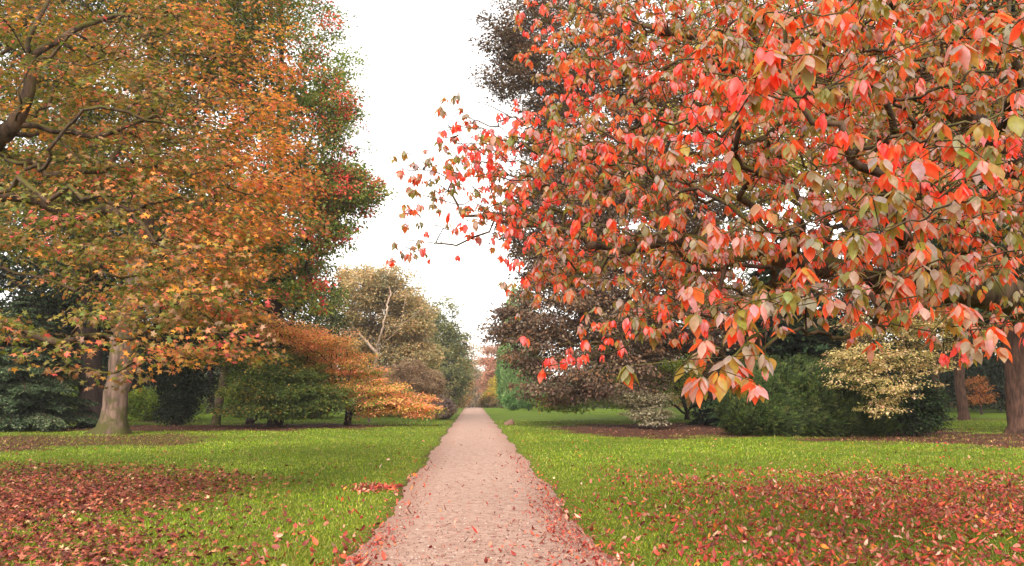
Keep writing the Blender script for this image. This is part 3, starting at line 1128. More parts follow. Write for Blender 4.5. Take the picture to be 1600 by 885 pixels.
    tree('maple_tree', 'tall green tree with red tips against the sky left of the path', 'tree', b,
         [B(430, 60, 49, 105, 190, 4.5), B(490, 215, 48, 75, 95, 3.0, 1.2), B(455, 330, 49, 85, 90, 3.5), B(550, 296, 47.5, 50, 36, 1.4, 2.4), B(505, 300, 48, 60, 60, 2.4, 1.4), B(535, 150, 48, 30, 75, 1.6, 1.2), B(400, 420, 50, 100, 60, 3.0),
          B(515, 372, 48, 50, 26, 1.6, .9), B(440, -190, 50, 85, 110, 4.5), B(480, 450, 49, 45, 40, 2, .8)],
         None, n_clump=1350, per=50, gain=1.75, leaf=0.185, spread=(0.66, 0.36), r_trunk=0.32, r_twig=0.012, trunk_top=[b + [0, 0, 3], at(432, 330, 50), at(440, 100, 50), at(436, -160, 50)],
         bark=M_BARK_DARK, colfn=col_red, inner=0.45, share=.4, min_desc=2, lump=.22)

    # low spruce at the far left
    b = on_ground(30, 45)
    conifer('spruce_tree', 'grey green spruce with low drooping boughs at the left edge of the lawn', b, 6.6, 4.0, PAL_SPRUCE, n_bough=170, r_trunk=0.28, z0=0.35,
            leaf=0.15, droop=0.26, dens=260, up=0.16, power=0.75)
    # dark evergreens making the shade behind
    b = on_ground(148, 47)
    tree('cedar_tree', 'dark trunked evergreen just behind the grey trunk', 'tree', b, [B(90, 380, 49, 150, 150, 4), B(60, 200, 50, 170, 150, 4), B(100, 500, 50, 90, 45, 3), B(60, 0, 50, 170, 120, 4)],
         PAL_DARK, n_clump=620, per=60, leaf=0.22, spread=(1.0, 0.35), r_trunk=0.62, bark=M_BARK_DARK, trunk_top=at(125, 250, 48), gain=.9, flare=0.6, mat=M_LEAF_DULL, r_twig=.02, min_desc=2)
    b = on_ground(278, 52)
    tree('yew_tree', 'black green yew with foliage to the ground between two trunks on the left', 'tree', b,
         [B(278, 640, 52, 22, 26, 0.8, 2.2), B(276, 600, 52, 36, 30, 1.3, 1.6), B(300, 520, 53, 75, 60, 2.6), B(300, 400, 54, 90, 90, 3)],
         PAL_DARK, n_clump=420, per=70, leaf=0.17, spread=(0.42, 0.35), gain=.9, r_trunk=0.3, bark=M_BARK_DARK, mat=M_LEAF_DULL, zmin=0.1, r_twig=.015, min_desc=2)
    b = on_ground(338, 51)
    tree('young_birch', 'slim pale trunk leaning right under the orange foliage on the left', 'tree', b, [B(370, 520, 52, 70, 60, 2.5), B(400, 450, 53, 60, 60, 2.5)],
         PAL_OLIVE, n_clump=170, per=50, leaf=0.16, r_trunk=0.23, bark=M_BARK_GREY, spread=(0.7, 0.25), r_twig=.012)
    b = on_ground(392, 53)
    tree('tiered_yew', 'dark green tree in flat tiers left of the orange japanese maple', 'tree', b,
         [B(410, 560, 50, 75, 14, 3.2), B(435, 588, 48.5, 72, 13, 2.4, 1.3), B(440, 610, 48, 95, 12, 2.4, 1.3), B(490, 630, 48, 60, 9, 1.8), B(430, 640, 49, 90, 9, 3.0), B(380, 520, 54, 80, 18, 3), B(450, 540, 53, 50, 12, 2.4)],
         [(82, 96, 44, 4), (100, 112, 54, 4), (64, 78, 38, 3), (132, 132, 54, 1.4), (160, 132, 66, .8)], n_clump=680, per=58, leaf=0.15, spread=(0.70, 0.24), r_trunk=0.22,
         bark=M_BARK_DARK, trunk_top=[b + [0.3, 0, 1.2], b + [0.2, 0, 2.8], at(402, 520, 53)], inner=0.2, r_twig=.012, droop=.18, zmin=.35, flat=1.6)
    # japanese maple in orange tiers
    b = on_ground(544, 50)

    def col_jm(pos, cl):
        a = palette(len(pos), [(212, 144, 104, 4), (206, 132, 98, 3), (206, 160, 96, 3), (184, 148, 78, 3)], cl, .5, .12)
        g = palette(len(pos), [(140, 132, 52, 3), (106, 116, 46, 4), (176, 134, 62, 2)], cl, .5, .12)
        k = int(cl.max()) + 1
        hz = rng.random(k)[cl]
        px = pos[:, 0] / pos[:, 1] * F + 740
        t = 0.40 + 0.35 * smooth(600, 450, px) * smooth(4.2, 3.0, pos[:, 2]) - 0.20 * smooth(3.0, 4.2, pos[:, 2]) - 0.12 * smooth(600, 680, px) + 0.2 * (rng.random(len(pos)) - .5)
        return np.where((hz < t)[:, None], g, a)
    tree('japanese_maple', 'low japanese maple in orange tiers with a thin bent trunk on the left lawn', 'tree', b,
         [B(455, 520, 48, 58, 12, 1.8, 1.3), B(500, 532, 48.5, 50, 10, 1.8, 1.2), B(500, 550, 51, 60, 18, 2.2), B(455, 560, 51.5, 40, 8, 1.8, .7), B(540, 580, 50.5, 62, 18, 2.2, 1.2), B(575, 608, 50, 66, 11, 2.2, 1.3), B(620, 628, 49.5, 58, 11, 2.0, 1.4), B(655, 640, 49, 34, 8, 1.4, 1.4),
          B(590, 640, 50, 60, 7, 2.0, 1.0), B(515, 612, 50.5, 34, 14, 1.6, .7), B(560, 560, 51.5, 30, 8, 1.6, .6)],
         None, n_clump=800, per=60, leaf=0.12, K=.85, spread=(0.55, 0.15), r_trunk=0.17, bark=M_BARK_DARK,
         trunk_top=[b + [0.02, 0, 0.5], b + [0.0, 0, 1.1], b + [-0.25, 0, 1.7], at(520, 590, 50.5)], limbs=[[b + [0, 0, 0.75], b + [1.0, 0, .95], b + [2.4, -.2, 1.0]], [b + [0, 0, .35], b + [-.9, 0, .3], b + [-1.7, 0, .55], b + [-2.5, 0, 1.2]]],
         colfn=col_jm, gain=1.4, tier=.6, inner=0.1, r_twig=.01, flare=.8, droop=.15, zmin=.5, flat=1.7, template=T_rhomb(.4, .15, .05))
    # grey brown dome shrub and the small one beside it
    b = on_ground(640, 74)
    tree('dome_shrub', 'large grey brown dome shaped shrub behind the orange maple', 'shrub', b, [B(640, 604, 74, 52, 36, 2.6, 1.0), B(605, 612, 75, 38, 34, 2.2, .8)],
         [(132, 108, 88, 4), (150, 126, 104, 4), (110, 90, 74, 3), (140, 118, 80, 2)], n_clump=700, per=48, gain=1.9, leaf=0.15, spread=(0.36, 0.3), r_trunk=0.14, bark=M_BARK_DARK,
         inner=0.8, parts=('stem', 'foliage'), r_twig=.015, mat=M_LEAF_DULL, flare=0, min_desc=2)
    b = on_ground(692, 63)
    tree('round_shrub', 'small grey mauve ball shaped shrub beside the path', 'shrub', b, [B(692, 639, 63, 17, 16, 0.8)],
         [(128, 106, 100, 4), (150, 130, 120, 3), (102, 84, 80, 3)], n_clump=260, per=44, leaf=0.09, spread=(0.16, 0.14), r_trunk=0.06, bark=M_BARK_DARK,
         inner=0.75, parts=('stem', 'foliage'), r_twig=.008, mat=M_LEAF_DULL, zmin=.1, flare=0, min_desc=2)
    for px, d, w, h, pal, lb in ((250, 62, 60, 22, PAL_LIME, 'yellow green bush lit in the gap right of the grey trunk'), (95, 60, 60, 40, PAL_LIME, 'mid green bush in the shade left of the grey trunk'),
                                 (470, 68, 60, 26, PAL_OLIVE, 'olive bush seen beneath the dark tiered tree'), (395, 72, 40, 24, PAL_LIME, 'light green bush far under the tiered tree')):
        b = on_ground(px, d)
        tree('leafy_shrub', lb, 'shrub', b, [B(px, 655 - h if d < 65 else 648 - h, d, w, h, w * d / F * .7)], pal, n_clump=240, per=45, leaf=0.17, spread=(0.45, 0.35), r_trunk=0.08,
             bark=M_BARK_DARK, inner=.5, parts=('stem', 'foliage'), r_twig=.012, flare=0, zmin=.1, min_desc=2)
    # far left row
    b = on_ground(585, 108)
    tree('pale_limbed_pine', 'tall tan and straw coloured tree with bare pale forked limbs against the sky', 'tree', b,
         [B(560, 452, 108, 34, 40, 3.5), B(605, 447, 109, 44, 36, 3.5), B(545, 520, 110, 40, 60, 4), B(640, 500, 110, 40, 50, 3.5), B(600, 560, 112, 60, 45, 3), B(600, 500, 113, 60, 60, 3), B(655, 560, 110, 34, 40, 3), B(540, 440, 112, 14, 22, 2)],
         PAL_TAN, gain=1.8, n_clump=850, per=48, leaf=0.32, spread=(0.95, 0.55), r_trunk=0.52, bark=M_BARK_PALE, r_twig=.03,
         trunk_top=[at(583, 590, 107), at(588, 550, 106), at(597, 515, 105), at(604, 485, 105), at(610, 455, 106)], limbs=[[at(588, 550, 106), at(607, 530, 104.5), at(626, 510, 104), at(631, 480, 104), at(636, 455, 105)]], inner=.4, min_desc=2, lump=.25)
    b = on_ground(690, 138)
    tree('oak_tree', 'great dark green dome crowned tree farther along the left side', 'tree', b,
         [B(672, 530, 138, 48, 62, 5), B(700, 570, 136, 34, 62, 5), B(640, 520, 140, 40, 62, 5), B(695, 600, 134, 32, 36, 4)], [(92, 96, 58, 4), (110, 110, 66, 4), (74, 82, 50, 3), (136, 122, 74, 2)],
         n_clump=760, per=40, leaf=0.36, spread=(1.0, 0.7), r_trunk=0.6, bark=M_BARK_DARK, r_twig=.03, inner=.6, min_desc=2, lump=.22)
    b = on_ground(722, 178)
    tree('russet_shrub', 'tall russet brown shrub at the foot of the dark dome tree', 'shrub', b, [B(718, 598, 172, 17, 40, 2.2), B(706, 615, 160, 22, 24, 2.4)],
         [(140, 110, 72, 4), (160, 124, 76, 3), (112, 96, 62, 3), (176, 120, 76, 1)], n_clump=240, per=38, leaf=0.34, spread=(.7, .6), r_trunk=.2, bark=M_BARK_DARK, parts=('stem', 'foliage'), r_twig=.03, min_desc=2)
    b = on_ground(733, 185)
    tree('bare_tipped_tree', 'thin leaved tree showing sky through its twigs beside the dark dome tree', 'tree', b, [B(730, 552, 185, 20, 26, 3)],
         [(140, 118, 84, 3), (170, 130, 100, 2)], n_clump=120, per=9, leaf=0.36, spread=(.9, .5), r_trunk=.22, bark=M_BARK_DARK, r_twig=.035)
    for px, d, cx, cy_, rw, rh, pal, lb, nm in (
            (452, 92, 470, 500, 70, 110, PAL_OLIVE, 'olive green tree filling the gap behind the tiered tree', 'lime_tree'),
            (330, 88, 330, 430, 110, 180, PAL_DARK, 'dark evergreen far behind the slim pale trunk', 'holm_oak'),
            (200, 84, 190, 480, 110, 150, PAL_DARK, 'dark evergreen far behind the grey trunk', 'holm_oak'),
            (40, 78, 30, 430, 160, 210, PAL_DARK, 'dark evergreen far behind the low spruce', 'holm_oak'),
            (-160, 70, -160, 380, 160, 250, PAL_DARK, 'dark evergreen beyond the left edge of the lawn', 'holm_oak')):
        b = on_ground(px, d)
        tree(nm, lb, 'tree', b, [B(cx, cy_, d, rw, rh, rw * d / F * .8), B(cx, 560, d, rw * .9, 50, rw * d / F * .7)], pal, n_clump=460, per=42, leaf=0.34, spread=(1.1, 0.7), r_trunk=.35, bark=M_BARK_DARK, r_twig=.03, mat=M_LEAF_DULL, min_desc=2, gain=.9, group='evergreens at the back of the left lawn' if nm == 'holm_oak' else None)


# ------------------------------------------------------------------ the end of the path
def far_trees():
    spec = [
        ('red_oak', 'pinkish red tree in loose tiers closing the right side of the vista', 205, 772, [B(772, 548, 205, 20, 9, 3, 1), B(764, 566, 203, 22, 7, 3), B(776, 580, 200, 20, 20, 3.5, 1.2), B(768, 600, 205, 20, 16, 3)], [(164, 112, 92, 4), (152, 102, 82, 3), (150, 118, 92, 2), (130, 104, 80, 2)], 260, 30, .42, (1.2, .5)),  # muted reds: the haze of distance is put into the leaf colour
        ('ash_tree', 'blue grey green tree at the far end of the path', 270, 752, [B(752, 606, 270, 18, 26, 4), B(764, 596, 280, 14, 18, 4)], [(92, 104, 76, 4), (112, 120, 88, 3), (78, 88, 66, 3)], 220, 32, .5, (1.3, 1.0)),
        ('poplar_tree', 'hazy brown tree closing the left end of the vista', 250, 738, [B(738, 600, 250, 14, 34, 4), B(744, 620, 262, 10, 16, 3)], [(130, 112, 88, 4), (150, 124, 96, 3), (108, 98, 78, 3)], 170, 32, .5, (1.2, 1.0)),
        ('yellow_maple', 'small yellow green maple before the grey tree on the right of the vista', 150, 778, [B(779, 604, 150, 14, 16, 2), B(772, 618, 148, 16, 12, 2), B(784, 592, 152, 9, 12, 1.6)], [(186, 160, 64, 4), (160, 148, 58, 3), (128, 128, 56, 3), (196, 140, 70, 1)], 200, 34, .26, (.6, .4)),
    ]
    for nm, lb, d, px, bl, pal, nc, per, lf, sp in spec:
        tree(nm, lb, 'tree', on_ground(px, d), bl, pal, n_clump=nc, per=per, leaf=lf, spread=sp, r_trunk=.28, bark=M_BARK_DARK, r_twig=.04, min_desc=2, inner=.4)
    tree('hedge_shrub', 'low brown russet shrub along the far right verge', 'shrub', on_ground(762, 146), [B(764, 629, 146, 16, 9, 1.4), B(785, 630, 144, 18, 8, 1.4)],
         [(112, 96, 60, 4), (134, 98, 62, 3), (92, 92, 52, 3)], n_clump=200, per=32, leaf=.2, spread=(.4, .3), r_trunk=.1, bark=M_BARK_DARK, parts=('stem', 'foliage'), r_twig=.03, zmin=.1, min_desc=2)
    # light green columns of cypress: upright sprays
    for px, d, bl, lb in ((800, 118, [B(812, 530, 118, 28, 78, 2.6, 1.0), B(800, 585, 118, 16, 56, 1.6, .9), B(822, 590, 118, 24, 48, 2.4, .8)], 'pale green broad columnar cypress beside the copper beech'),
                          (786, 124, [B(787, 588, 124, 9, 46, 1.0, 1.0)], 'slim dark green columnar cypress nearest the vista')):
        tree('cypress_tree', lb, 'conifer', on_ground(px, d), bl, [(100, 126, 70, 4), (114, 138, 80, 4), (84, 108, 60, 3)] if px == 800 else [(70, 102, 52, 4), (86, 116, 60, 3)],
             n_clump=650 if px == 800 else 200, per=40, leaf=.24, spread=(.32, .75), r_trunk=.25, bark=M_BARK_RED, inner=.85, mat=M_NEEDLE, droop=-.7, updir=.6, flat=.1, template=T_rhomb(.2, .05, .03), min_desc=2, lump=.08, r_twig=.03, jit=.1)
    for px, d, w, lb in ((803, 104, 15, 'round light green bush at the foot of the cypress'), (826, 100, 17, 'blue green bush right of the round bush'), (848, 98, 16, 'dull green bush under the copper beech tips')):
        tree('low_shrub', lb, 'shrub', on_ground(px, d), [B(px, 626, d, w, 12, 1.1)], [(84, 116, 60, 4), (104, 134, 76, 3), (64, 92, 50, 3)], n_clump=160, per=34, leaf=.15, spread=(.25, .22), r_trunk=.07,
             bark=M_BARK_DARK, parts=('stem', 'foliage'), r_twig=.02, zmin=.1, inner=.7, min_desc=2)


# ------------------------------------------------------------------ right of the path
def right_trees():
    b = on_ground(1120, 53)
    tree('copper_beech', 'huge purple brown copper beech whose boughs sweep down right of the path', 'tree', b,
         [B(880, 60, 52, 120, 100, 5.5), B(812, 60, 51, 45, 45, 2.2, 1.1), B(795, 125, 51, 36, 34, 1.6, 1.2), B(930, 220, 53, 130, 130, 6, 1.3), B(865, 350, 51, 80, 95, 4, 1.8), B(1000, 340, 52, 110, 90, 5, 1.3), B(900, 460, 49, 100, 75, 4.5, 1.2), B(990, 470, 47, 110, 90, 5, 1.1),
          B(806, 500, 49, 44, 30, 2.0, 1.2), B(780, 522, 49, 20, 14, 1.2, 1.2), B(850, 545, 48, 58, 45, 2.8, 1.2), B(870, 606, 47, 56, 22, 2.2, 1.1), B(960, 580, 46, 90, 45, 3.0, 1.0), B(1080, 500, 50, 130, 60, 6), B(1120, 200, 55, 160, 200, 7, .7),
          B(1000, -120, 54, 190, 130, 7, .6)],
         PAL_COPPER, n_clump=3600, per=50, leaf=0.185, spread=(0.72, 0.24), r_trunk=0.75, bark=M_BARK_GREY, r_twig=.014, trunk_top=[b + [0, 0, 3], at(1080, 430, 53), at(1030, 250, 53), at(980, 60, 53)],
         inner=.55, gain=1.0, mat=M_LEAF_DULL, share=.5, min_desc=2, lump=.2, flat=1.3, zmin=.9, droop=.3)
    tree('beech_spray', 'pale grey leaved spray of the copper beech hanging low over the bare bed', 'tree', on_ground(1026, 47), [B(1012, 646, 44, 32, 9, 1.0, 1.3), B(1005, 622, 44.5, 42, 16, 1.3), B(1022, 662, 43.4, 16, 6, .6, .8)],  # low spray of the copper beech, modelled on a stem of its own
         [(128, 118, 92, 4), (150, 140, 116, 3), (98, 90, 66, 3)], n_clump=150, per=40, leaf=.12, spread=(.4, .1), r_trunk=.07, bark=M_BARK_DARK, r_twig=.008, flat=1.5, zmin=.3, flare=.2)
    b = on_ground(1073, 62)
    tree('field_maple', 'dark multi stemmed maple with yellow green leaves standing past the bare bed', 'tree', b,
         [B(1060, 590, 62, 90, 28, 3.5), B(960, 622, 58, 80, 13, 3.0, 1.1), B(885, 628, 56, 46, 12, 2.4, 1.3), B(1120, 560, 64, 70, 40, 3), B(1000, 560, 60, 90, 30, 3, .6)],
         [(132, 146, 44, 4), (104, 122, 36, 4), (160, 160, 52, 2), (84, 98, 34, 3), (176, 126, 60, 1)], n_clump=430, per=40, leaf=.17, spread=(.75, .22), r_trunk=.16, bark=M_BARK_DARK, r_twig=.014,
         trunk_top=[b + [0, 0, .6], b + [-.6, 0, 2.0], b + [-1.2, 0, 3.4]], limbs=[[b + [0, 0, .3], b + [.5, 0, 1.6], b + [.9, 0, 3.2]], [b + [0, 0, .25], b + [-1.2, 0, 1.3], b + [-2.6, 0, 2.4]], [b + [.05, 0, .3], b + [1.2, 0, 1.2], b + [2.2, 0, 2.2]], [b + [0, 0, .4], b + [-.2, .3, 2], b + [.1, .2, 3.5]]], flare=.4, flat=1.3)
    b = on_ground(1105, 70)
    tree('slim_maple', 'single dark slim stem with orange brown leaves right of the multi stemmed maple', 'tree', b, [B(1105, 600, 72, 40, 30, 2), B(1085, 622, 74, 36, 12, 2)],
         [(176, 120, 60, 4), (150, 120, 56, 3), (120, 112, 50, 2)], n_clump=120, per=36, leaf=.18, r_trunk=.1, bark=M_BARK_DARK, spread=(.7, .25))
    # clipped yew mound
    yew_bush()
    b = on_ground(1235, 48)
    conifer('fir_tree', 'dark green fir rising right behind the clipped yew', b, 10.5, 5.4, PAL_DARK + [(50, 70, 40, 3)], n_bough=240, z0=.5, leaf=.34, dens=60, droop=.22, r_trunk=.3)
    # variegated tree with cream leaves
    b = on_ground(1424, 36)
    tree('dogwood_tree', 'cream and yellow variegated small tree leaning over the right end of the yew', 'tree', b,
         [B(1400, 510, 34.5, 100, 30, 1.6, 1.1), B(1370, 555, 33.5, 80, 20, 1.3, 1.1), B(1430, 572, 34, 70, 14, 1.4, 1.1), B(1345, 588, 33.2, 64, 16, 1.0, .9), B(1395, 606, 33.3, 60, 20, 1.0, 1.0), B(1378, 634, 33.2, 40, 12, .8, .9), B(1330, 560, 33.4, 50, 22, 1.0, .7), B(1440, 505, 34.5, 50, 26, 1.2, .8), B(1450, 540, 35, 55, 18, 1.4)],
         PAL_CREAM, n_clump=600, per=15, gain=1.1, tier=.42, leaf=.115, spread=(.30, .10), r_trunk=.075, bark=M_BARK_DARK, r_twig=.007, flat=1.7, inner=.1, droop=.15, flare=.3, trunk_top=[b + [0, 0, .9], at(1425, 600, 35.5), at(1415, 540, 35)])
    tree('evergreen_shrub', 'black green shrub under the cream leaved tree at the end of the yew', 'shrub', on_ground(1425, 37), [B(1425, 632, 36.2, 46, 40, 1.2), B(1380, 600, 39.5, 60, 60, 1.4), B(1436, 645, 36.8, 22, 28, .8)],
         PAL_DARK, n_clump=320, per=55, leaf=.13, spread=(.3, .3), r_trunk=.12, bark=M_BARK_DARK, parts=('stem', 'foliage'), mat=M_LEAF_DULL, zmin=.1, r_twig=.01, inner=.6, min_desc=2)
    # tall conifers on bare trunks
    for px, d, r_, lb, pth in ((1464, 64, .25, 'thick dark conifer trunk leaning left behind the cream leaved tree', (1458, 560)),
                               (1503, 61, .33, 'straight brown conifer trunk right of the leaning dark one', (1494, 540)),
                               (1592, 37, .50, 'nearest brown conifer trunk standing at the right edge of the photo', (1585, 520))):
        b = on_ground(px, d)
        tree('redwood_tree', lb, 'conifer', b, [B(px - 10, 380, d, 120 if d > 50 else 150, 130, 4.5), B(px, 160, d, 110, 170, 4), B(px, 485, d, 110, 35, 4, .8), B(px, -60, d, 80, 140, 3)], PAL_DARK + [(60, 80, 50, 3)],
             n_clump=520, per=46, leaf=.26, spread=(.95, .3), r_trunk=r_, bark=M_BARK_RED, r_twig=.02, trunk_top=[b + [0, 0, 1.4], at(pth[0], pth[1], d), at(px - 8, 300, d), at(px - 8, 60, d)], flare=.45, mat=M_NEEDLE, min_desc=2,
             group='tall conifers on the right')
    tree('acer_shrub', 'small glowing orange maple seen between the conifer trunks', 'shrub', on_ground(1532, 80), [B(1528, 600, 80, 16, 12, 1.0), B(1538, 618, 80, 12, 14, 1.0), B(1522, 626, 80, 9, 10, .8)],
         [(196, 120, 60, 4), (180, 104, 58, 3), (196, 140, 70, 2)], gain=.85, n_clump=100, per=14, leaf=.16, spread=(.4, .16), r_trunk=.09, bark=M_BARK_DARK, parts=('stem', 'foliage'), flat=1.4)
    # yellow green tall tree behind the dogwood
    b = on_ground(1330, 34)
    tree('tulip_tree', 'tall yellow and olive leaved tree glimpsed behind the red dogwood', 'tree', on_ground(1330, 44), [B(1420, 100, 42, 260, 200, 6), B(1300, 240, 42, 190, 120, 5), B(1560, 260, 40, 150, 140, 5), B(1180, 80, 46, 160, 170, 5, .8), B(1400, -200, 44, 300, 160, 7, .5)],
         [(150, 136, 56, 4), (124, 118, 50, 4), (172, 150, 74, 3), (100, 98, 42, 3), (160, 112, 56, 1)], n_clump=1150, per=40, leaf=.21, spread=(.95, .32), r_trunk=.5, bark=M_BARK_DARK, r_twig=.015, min_desc=2, inner=.4)
    for px, d, cx, cy_, rw, rh, pal, lb in (
            (1300, 92, 1300, 500, 150, 130, PAL_DARK, 'dark evergreen tree far behind the clipped yew'),
            (1130, 98, 1150, 470, 130, 150, PAL_OLIVE, 'olive tree far behind the multi stemmed maple'),
            (1420, 96, 1420, 480, 140, 150, PAL_DARK, 'dark evergreen far behind the leaning conifer trunk'),
            (1590, 90, 1590, 470, 140, 160, PAL_DARK, 'dark evergreen far behind the trunk at the right edge'),
            (1760, 70, 1760, 400, 150, 220, PAL_DARK, 'dark evergreen beyond the right edge of the lawn'),
            (980, 120, 985, 560, 80, 70, PAL_OLIVE, 'olive green tree across the lawn beneath the copper beech')):
        b = on_ground(px, d)
        tree('holm_oak', lb, 'tree', b, [B(cx, cy_, d, rw, rh, rw * d / F * .7), B(cx, 585, d, rw * .95, 44, rw * d / F * .6)], pal, n_clump=440, per=42, leaf=.36, spread=(1.15, .7), r_trunk=.4, bark=M_BARK_DARK, r_twig=.03, mat=M_LEAF_DULL, min_desc=2, gain=.95,
             group='evergreens at the back of the right lawn')


def yew_bush():
    d = 36.5
    b = on_ground(1255, d)
    root = thing('yew_bush', 'wide dense dark green clipped yew mound on the right lawn', 'shrub', b)
    lobes = [B(1195, 625, d, 66, 62, 1.7), B(1255, 622, d, 72, 60, 1.9), B(1318, 640, d, 62, 46, 1.6), B(1165, 645, d - .2, 40, 42, 1.3), B(1220, 648, d - .8, 60, 40, 1.0), B(1290, 655, d - .6, 66, 34, 1.1), B(1350, 660, d, 46, 26, 1.2), B(1385, 668, d + .4, 34, 16, 1.0)]
    P, Nn, cl = [], [], []
    for k_, (c, r, _) in enumerate(lobes):
        n = int(15000 * r[0] * r[2] / 2.6)
        dd = norm(rng.standard_normal((n, 3)))
        bump = 1 + 0.12 * np.sin(dd[:, 0] * 8 + k_) * np.sin(dd[:, 2] * 7 + dd[:, 1] * 5) + 0.05 * np.sin(dd[:, 0] * 21 + dd[:, 1] * 17) * np.sin(dd[:, 2] * 23 + k_)
        rad = 1 - 0.10 * rng.random(n) ** 1.5
        p = c + dd * np.array(r) * (rad * bump)[:, None]
        P.append(p)
        Nn.append(norm(dd / np.array(r)))
        cl.append(np.floor((dd[:, 0] * 5 + 40)).astype(int) * 11 + np.floor(dd[:, 2] * 5 + 5).astype(int) + k_ * 997)
    P, Nn, cl = np.vstack(P), np.vstack(Nn), np.concatenate(cl)
    inside = np.zeros(len(P), bool)
    for c, r, _ in lobes:
        inside |= ((((P - c) / np.array(r)) ** 2).sum(1) < 0.66)
    ok = ~inside & (P[:, 2] > 0.04)
    P, Nn, cl = P[ok], Nn[ok], cl[ok]
    _, cl = np.unique(cl, return_inverse=True)
    n = len(P)
    # each point carries a feathered shoot that points out and up
    sel = rng.random(n) < .75
    P, Nn, cl = P[sel], Nn[sel], cl[sel]
    n = len(P)
    lead = norm(np.array([.35, -.2, .9]) + .5 * np.stack([np.sin(P[:, 2] * 2.1 + P[:, 0]), np.zeros(n), np.cos(P[:, 0] * 1.7)], 1))
    ax = norm(Nn * .75 + lead * .7 + rng.standard_normal((n, 3)) * 0.33)
    L = .14 + .16 * rng.random(n)
    k = 9
    t = np.tile(np.linspace(0, 1, k), n)
    axr, Nr = np.repeat(ax, k, 0), np.repeat(Nn, k, 0)
    sd = norm(np.cross(axr, Nr)) * np.tile(np.where(np.arange(k) % 2 == 0, 1.0, -1.0), n)[:, None]
    pp = np.repeat(P, k, 0) + axr * (t * np.repeat(L, k))[:, None] - np.repeat(Nn * .1, k, 0)
    D = axr * 1.0 + sd * .8 + rng.standard_normal((n * k, 3)) * 0.15
    col = palette(n, PAL_YEW, cl, .3, .25)
    col = np.repeat(col, k, 0) * (0.65 + 0.8 * t)[:, None]        # each shoot goes from dark at its base to pale at its tip
    build_leaves('foliage', pp, D, Nr + rng.standard_normal((n * k, 3)) * .3, 0.10 * (1.1 - .5 * t) * (.8 + .4 * rng.random(n * k)), col, T_rhomb(.14, .05, .03), M_NEEDLE, root)
    tg = []
    for c, r, _ in lobes:
        dd = norm(rng.standard_normal((16, 3)))
        tg.append(c + dd * np.array(r) * .7)
    tg = np.vstack(tg)
    tg = tg[tg[:, 2] > .2]
    Pk, par, n0 = skeleton([densify([b + [0, 0, -.1], b + [0, 0, .8]], .2)], tg, .3)
    tube_mesh('stem', Pk, par, n0, .2, .012, M_BARK_DARK, root)


def woodland():
    '''The wood round the park, far behind everything that can be told apart.'''
    Ps, Cs = [], []
    k = 0
    for _ in range(900):
        side = -1 if rng.random() < .5 else 1
        y = rng.uniform(95, 330)
        x = side * (rng.uniform(0, 1) ** .8 * 70 + 24 + max(0, 200 - y) * .12)
        if y > 225 and rng.random() < .5:
            x = side * rng.uniform(8, 40)
        if y > 285:
            x = rng.uniform(-50, 60)
        h = rng.uniform(5, 12) if y < 285 else rng.uniform(9, 13)
        if abs(x / y * F) < 60 and y < 280:
            continue
        c = np.array([x, y, gz(x, y) + h * .42])
        n = 260
        d = norm(rng.standard_normal((n, 3)))
        p = c + d * np.array([3.6, 3.6, h * .55]) * (1 + .14 * np.sin(d[:, :1] * 6 + k) * np.sin(d[:, 2:] * 7)) * (rng.random((n, 1)) ** .2)
        Ps.append(p)
        Cs.append(np.full(n, k))
        k += 1
    P, cl = np.vstack(Ps), np.concatenate(Cs)
    ok = P[:, 2] > gz(P[:, 0], P[:, 1]) + .1
    P, cl = P[ok], cl[ok]
    n = len(P)
    o = build_leaves('distant_woodland', P, rng.standard_normal((n, 3)), rng.standard_normal((n, 3)) + [0, 0, 1], .62 * (.7 + .6 * rng.random(n)),
                     palette(n, [(74, 84, 44, 4), (92, 98, 54, 4), (56, 66, 38, 4), (126, 104, 60, 2), (140, 92, 56, 1)], cl, .75, .15), T_rhomb(.42, .1, .05), M_LEAF_DULL)
    tag(o, 'mixed green and brown wood closing the park far behind the lawns', 'woodland', 'stuff')


